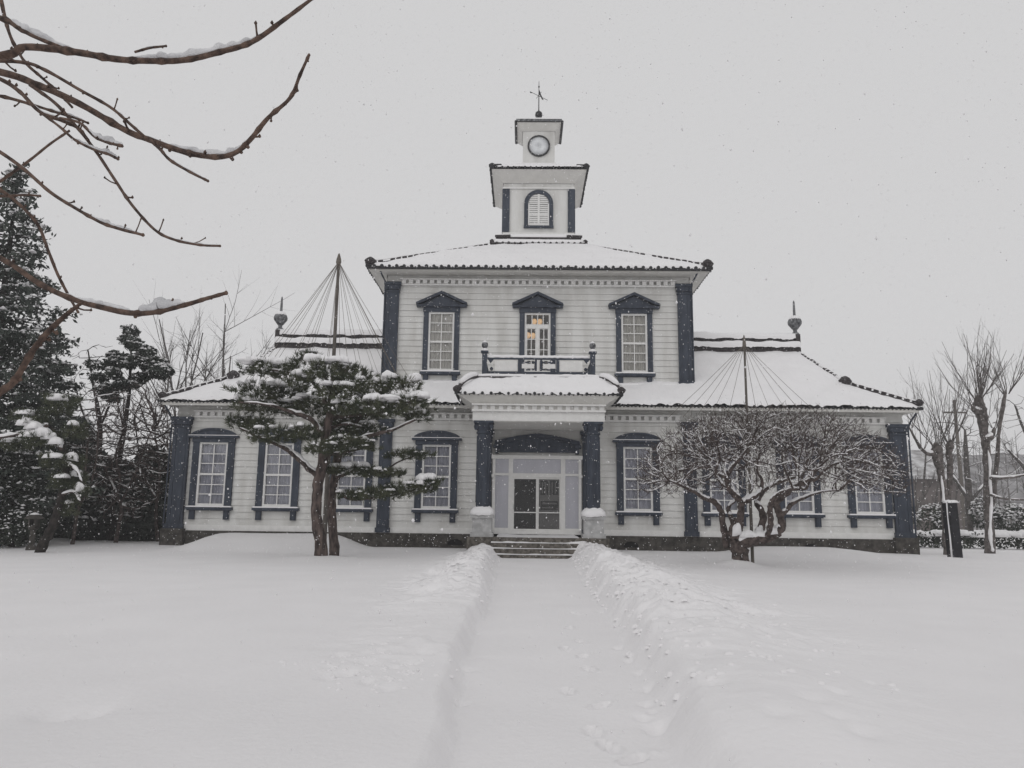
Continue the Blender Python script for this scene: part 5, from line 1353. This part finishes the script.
# snow-laden leaning pine at the far left
Yl = 24.5
lp_ = empty('leaning_pine', base_at(42, 553, Yl)); tag(lp_, 'leaning pine at the left with thick snow on a drooping bough', 'tree')
t = MB(); sn = MB(); br = MB()
limb(t, None, trunk_px([(38, 557, .16), (46, 540, .15), (55, 520, .13), (62, 495, .12), (66, 465, .10), (60, 440, .08), (48, 425, .06)], Yl), 10, .15)
for L in ([(48, 425, .06), (30, 432, .05), (10, 436, .05), (-20, 440, .05)], [(62, 450, .06), (52, 436, .05), (36, 426, .045), (22, 418, .03)], [(66, 462, .05), (76, 470, .035), (82, 482, .02)], [(62, 495, .05), (74, 492, .03), (80, 502, .02)]):
    limb(br, sn, trunk_px(L, Yl-.3), 8, .2, thr=.95, lift=.9, fat=1.3)
C = []; D = []
for px, py, hw, hh, s in ((40, 440, 20, 7, .5), (58, 462, 16, 8, .4), (74, 462, 10, 6, .8), (78, 478, 8, 6, .6), (80, 492, 7, 5, .9), (64, 482, 12, 8, .2), (30, 418, 16, 7, .3), (70, 508, 9, 9, .1), (60, 405, 18, 10, .5), (75, 430, 10, 9, .3), (15, 445, 14, 6, .3)):
    c = spot(px, py, Yl + rng.uniform(-.4, .6)); k = Yl/FPX; a, bb_ = hw*k, hh*k
    for _ in range(int(120*a)+25):
        an = rng.uniform(0, 2*PI); q = math.sqrt(rng.random()); z = rng.uniform(-1, 1)
        C.append((c.x+a*q*math.cos(an), c.y+a*q*math.sin(an), c.z+bb_*z*.8)); D.append((math.cos(an)*q*.7, math.sin(an)*q*.7, .4+.4*z))
    blob(sn, (c.x, c.y-a*.4, c.z+bb_*.6), a*(.45+.3*s), a*.5, .06+.18*s, rng.randrange(500))
for px, py, r in ((26, 421, .22), (34, 425, .26), (42, 430, .26), (50, 435, .22), (56, 440, .2)):
    c = spot(px, py, Yl-.55); blob(sn, (c.x, c.y, c.z-.06), r*1.0, r*.8, .17, rng.randrange(500))
V, F = tufts(C, D, 12, .20, .022)
local(t.build('trunk', M['bark_dark'], None, True), lp_); local(br.build('branches', M['bark'], None, True), lp_); local(npmesh('crown', V, F, M['needle']), lp_); local(sn.build('snow_load', M['snow'], None, True), lp_)
# broadleaf evergreen at the very left and the dark thicket
shrub('evergreen_bush', base_at(12, 548, 27), [ell_px(8, 490, 26, 34, 27), ell_px(28, 520, 18, 24, 27), ell_px(-14, 520, 24, 30, 27), ell_px(14, 528, 26, 18, 26.6)], 'rounded leafy evergreen bush in the left corner beside the stone lantern', 'shrub', 800, .085, 40, 'shrub', sr=(.03, .09))
for px, py, rx, ry, Y, lab in ((106, 500, 32, 44, 34, 'dark dense evergreen thicket left of the hall, left half'), (150, 496, 26, 50, 33.5, 'dark dense evergreen thicket touching the left corner of the hall'), (70, 500, 30, 40, 36, 'dark evergreen thicket behind the leaning pine'), (64, 445, 30, 30, 37, 'high evergreen thicket between the conifers and the bare shrubs')):
    shrub('evergreen_thicket', base_at(px, 545, Y), [ell_px(px, py, rx, ry, Y), ell_px(px-rx*.4, py+ry*.45, rx*.8, ry*.55, Y-.5), ell_px(px+rx*.35, py+ry*.4, rx*.75, ry*.6, Y-.3)], lab, 'shrub', 1200, .15, 16, 'conifer', 'evergreen thickets left of the hall')
# bare shrubs in front of the thicket
bare_tree('bare_shrub', base_at(120, 541, 31), 'snowy bare shrub with a crooked pale stem by the left corner', [trunk_px([(115, 545, .09), (119, 525, .08), (122, 508, .08), (117, 495, .07), (120, 480, .06), (116, 455, .05), (124, 430, .03)], 31), trunk_px([(120, 505, .05), (132, 480, .04), (144, 450, .03), (155, 420, .02)], 31), trunk_px([(117, 495, .05), (106, 470, .04), (98, 440, .03)], 31)],
    att_px(3600, 128, 452, 48, 74, 31), .0105, .15, 1.4, .17, 'bark_plum', group='bare shrubs left of the hall', skw=dict(prob=.6), start=.4)
bare_tree('bare_shrub', base_at(74, 545, 29), 'snowy bare shrub with a slanting pale stem beside the leaning pine', [trunk_px([(72, 548, .08), (75, 525, .07), (79, 505, .06), (84, 480, .05), (88, 440, .03)], 29), trunk_px([(78, 508, .05), (92, 480, .04), (98, 440, .03), (95, 400, .02)], 29)],
    att_px(2000, 94, 440, 32, 64, 29.5), .0095, .15, 1.4, .17, 'bark_plum', group='bare shrubs left of the hall', skw=dict(prob=.6), start=.4)
bare_tree('bare_shrub', base_at(160, 541, 32.5), 'dense bare shrub with crossing twigs beneath the left eaves', [trunk_px([(158, 545, .08), (156, 510, .07), (160, 470, .05), (154, 430, .03)], 32.5), trunk_px([(157, 500, .05), (142, 470, .04), (136, 430, .03)], 32.5)],
    att_px(2400, 150, 432, 36, 54, 32.5), .0105, .15, 1.4, .17, 'bark_plum', group='bare shrubs left of the hall', skw=dict(prob=.5), start=.4)
bare_tree('bare_tree', base_at(100, 543, 36), 'open bare tree rising between the conifer and the evergreen', [trunk_px([(95, 548, .16), (98, 480, .13), (100, 420, .10), (94, 390, .06), (88, 350, .03)], 36), trunk_px([(99, 430, .07), (112, 400, .05), (122, 385, .03)], 36), trunk_px([(98, 440, .07), (82, 410, .05), (74, 380, .03)], 36)],
    att_px(300, 94, 380, 32, 46, 36), .013, .3, 1.8, .4, 'bark_dark', start=.4)

# ------------------------------------------------------------------ small things and the far background
lt = empty('stone_lantern', base_at(31, 549, 25.5)); tag(lt, 'small dark capped garden lantern at the left below the bush', 'lantern')
m = MB(); m.lathe([(.16, -.2), (.16, .12), (.09, .16), (.08, .62), (.15, .68), (.15, .74)], (0, 0, 0), 10); m.build('pillar', M['stone'], lt)
m = MB(); m.box(-.13, .13, -.13, .13, .74, .78); m.box(-.12, -.07, -.12, .12, .78, 1.0); m.box(.07, .12, -.12, .12, .78, 1.0); m.box(-.07, .07, .06, .12, .78, 1.0); m.build('fire_box', M['stone'], lt)
m = MB(); m.lathe([(.30, 1.0), (.30, 1.03), (.16, 1.14), (.05, 1.20), (.06, 1.26), (.01, 1.32)], (0, 0, 0), 8); m.build('cap', M['stone'], lt)
m = MB(); m.lathe([(.16, 1.142), (.12, 1.17), (.06, 1.21)], (0, 0, 0), 10); m.build('snow_cap', M['snow'], lt, True)
g = spot(955, 556, 28.6); g.z = gz(g.x, g.y)
po = empty('wooden_post', g, 0.06); po.rotation_euler = (0, R(-1.5), R(8)); tag(po, 'stout dark upright post with a strip of snow down its left edge', 'post')
m = MB(); m.box(-.19, .19, -.16, .16, -.3, 1.98); m.box(-.14, .14, -.185, -.161, .3, 1.7); m.build('shaft', M['post'], po)
m = MB(); blob(m, (0, 0, 1.98), .25, .2, .08, 4); m.build('snow_cap', M['snow'], po, True)
m = MB(); m.tube([(-.195, -.1, -.1), (-.20, -.12, .7), (-.195, -.1, 1.4), (-.19, -.12, 1.95)], [.04, .03, .022, .03], 8); m.build('snow_strip', M['snow'], po, True)

def hedge(name, px0, px1, py0, py1, Y, label, snow=True):
    a = spot(px0, py0, Y); b_ = spot(px1, py0, Y); top = spot((px0+px1)/2, py1, Y).z
    base = ((a.x+b_.x)/2, Y, gz((a.x+b_.x)/2, Y)); root = empty(name, base); tag(root, label, 'hedge')
    C = []; SC = MB(); n = int((b_.x-a.x)*330)
    for _ in range(n):
        x = rng.uniform(a.x, b_.x); z = base[2] + (top-base[2])*rng.random()**.8; C.append((x, Y+rng.uniform(-.55, .55)+.15*math.sin(x*2), z+.06*math.sin(x*3)))
    V, F = leaf_quads(C, .10); local(npmesh('foliage', V, F, M['shrub']), root)
    x = a.x
    while x < b_.x:
        if rng.random() < .95: blob(SC, (x, Y+rng.uniform(-.3, .2), top-.05+rng.uniform(-.06, .06)), rng.uniform(.3, .6), .5, rng.uniform(.12, .24), rng.randrange(500), 12, 4)
        x += .38
    local(SC.build('snow_load', M['snow'], None, True), root)
hedge('clipped_hedge', 897, 1080, 551, 534, 38, 'low clipped hedge capped with snow behind the post and pollards')
for px, py, rx, ry, Y, lab in ((934, 520, 16, 16, 42, 'snowy round shrub behind the hedge, nearest the hall'), (985, 515, 14, 18, 43, 'snowy shrub behind the hedge between the pollards'), (1016, 520, 16, 16, 42, 'snowy shrub behind the hedge at the right edge')):
    shrub('garden_shrub', base_at(px, 545, Y), [ell_px(px, py, rx, ry, Y), ell_px(px+rx*.6, py+6, rx*.6, ry*.7, Y-.4)], lab, 'shrub', 420, .09, 60, 'shrub', 'shrubs behind the low hedge', (.04, .11))
# house beyond the garden
hx0, hx1, Yh = spot(893, 520, 66).x, spot(962, 520, 66).x, 66
ho = empty('distant_house', ((hx0+hx1)/2, Yh, 0)); tag(ho, 'dim distant house with a snowy roof beyond the hedge right of the hall', 'house')
hw = (hx1-hx0)/2; ez = spot(925, 474, Yh).z; rz = spot(925, 450, Yh+4).z
m = MB(); m.box(-hw, hw, 0, 8, -.2, ez); m.build('wall', M['house'], ho)
m = MB(); m.add([(-hw-.6, -.7, ez-.2), (hw+.6, -.7, ez-.2), (hw+.6, 4, rz), (-hw-.6, 4, rz), (-hw-.6, 8.7, ez-.2), (hw+.6, 8.7, ez-.2), (-hw-.6, -.7, ez-.45), (hw+.6, -.7, ez-.45), (hw+.6, 4, rz-.3), (-hw-.6, 4, rz-.3), (-hw-.6, 8.7, ez-.45), (hw+.6, 8.7, ez-.45)],
      [(0, 1, 2, 3), (3, 2, 5, 4), (6, 7, 1, 0), (7, 8, 2, 1), (8, 11, 5, 2), (9, 6, 0, 3), (10, 9, 3, 4)]); m.build('roof', M['patchy'], ho)
for k in (-1, 1):
    m = MB(); m.box(k*hw*.5-.7, k*hw*.5+.7, -.05, .0, 1.2, 2.6); m.build('window', M['dark'], ho)
bare_tree('bare_tree', base_at(918, 545, 52), 'grey leafless tree before the distant house close to the right corner of the hall', [], [], .012, .3, 1.8, .4, 'bark_grey', True, None, stems=((spot(918, 548, 52), (.05, 0, 1), 6.5, .14, 3, (4, 6), .7, .2), (spot(908, 548, 51), (-.2, 0, 1), 5.0, .10, 3, (4, 6), .7, .2)))
bare_tree('bare_tree', base_at(938, 545, 54), 'second grey leafless tree before the distant house, behind the slender pollard', [], [], .012, .3, 1.8, .4, 'bark_grey', True, None, stems=((spot(938, 548, 54), (-.05, 0, 1), 6.0, .13, 3, (4, 6), .75, .2), (spot(946, 548, 53), (.3, 0, 1), 5.5, .10, 3, (4, 6), .75, .2)))
up_ = empty('utility_pole', base_at(966, 540, 58)); tag(up_, 'thin grey utility pole rising behind the pollards', 'pole')
hz = spot(966, 403, 58).z; m = MB(); m.tube([(0, 0, -.3), (0, 0, hz)], [.17, .11], 8); m.build('pole', M['pole'], up_)
m = MB(); m.box(-.8, .8, -.06, .06, hz-1.0, hz-.88); m.build('crossarm', M['pole'], up_)
# wooded rise on the horizon
hxs = np.arange(-330, 331, 4.0); hys = np.arange(95, 300, 6.0)
def hillz(x, y):
    p = sstep(95, 190, y)*(1-.6*sstep(230, 300, y))
    r = 7 + 12*sstep(25, 110, x) + 6*sstep(-40, -140, x)
    return -.5 + p*(r + 5*fbm(x, y, .02, 3, 5)) + p*1.8*fbm(x, y, .25, 2, 9)
hfield('hills', hxs, hys, hillz, M['hill'], None)
bpy.data.objects['hills']['kind'] = 'structure'
# far wood on the rise: bare stems one cannot count
m = MB(); tw_ = MB()
for _ in range(900):
    x = rng.uniform(-190, 210); y = rng.uniform(100, 175); z = float(hillz(np.array([x]), np.array([y]))[0]); h = rng.uniform(4, 9)
    m.tube([(x, y, z-.3), (x+rng.uniform(-.4, .4), y, z+h)], [.14, .03], 3, False)
    for k in range(5):
        zz = z + h*rng.uniform(.3, .9); an = rng.uniform(0, 2*PI); L = rng.uniform(.8, 2.2)
        m.tube([(x, y, zz), (x+L*math.cos(an), y+L*math.sin(an), zz+L*.8)], [.05, .015], 3, False)
o = m.build('far_wood', M['bark_grey']); o['kind'] = 'stuff'; o['label'] = 'grey leafless wood on the rise behind the garden'

# ------------------------------------------------------------------ falling snow
n = 46000
fy_ = 1.6 + 33*nrg.random(n)**.62; fx_ = (nrg.random(n)*2-1)*(fy_*.74+1.2); fz_ = nrg.random(n)*(1.6+fy_*.80) + .1
s = nrg.uniform(.0028, .0070, n) * np.clip(.6+fy_/25, .6, 1.5)
base = np.array([(1, 0, 0), (-1, 0, 0), (0, 1, 0), (0, -1, 0), (0, 0, 1.3), (0, 0, -1.3)])
ft = np.array([(0, 2, 4), (2, 1, 4), (1, 3, 4), (3, 0, 4), (2, 0, 5), (1, 2, 5), (3, 1, 5), (0, 3, 5)])
keep = ~((fy_ > 29.0) & (fz_ < 24))
c = np.stack([fx_, fy_, fz_], -1)[keep]; s = s[keep]; n = len(c)
V = (c[:, None, :] + base[None]*nrg.uniform(.7, 1.3, (n, 6, 1))*s[:, None, None]).reshape(-1, 3)
F = (ft[None] + 6*np.arange(n)[:, None, None]).reshape(-1, 3)
o = npmesh('falling_snow', V, F, M['snow']); o['kind'] = 'stuff'; o['label'] = 'snowflakes drifting down all over the scene'

# ------------------------------------------------------------------ the snowy air
hm = bpy.data.materials.new('haze_air'); hm.use_nodes = True
nn = hm.node_tree.nodes; nn.clear(); ou = nn.new('ShaderNodeOutputMaterial'); pv = nn.new('ShaderNodeVolumePrincipled')
pv.inputs['Color'].default_value = (0.96, 0.96, 0.97, 1); pv.inputs['Density'].default_value = 0.0011; pv.inputs['Anisotropy'].default_value = 0.2
hm.node_tree.links.new(pv.outputs[0], ou.inputs['Volume'])
m = MB(); m.box(-405, 405, -65, 425, -2.5, 34); o = m.build('haze', hm); o['kind'] = 'stuff'
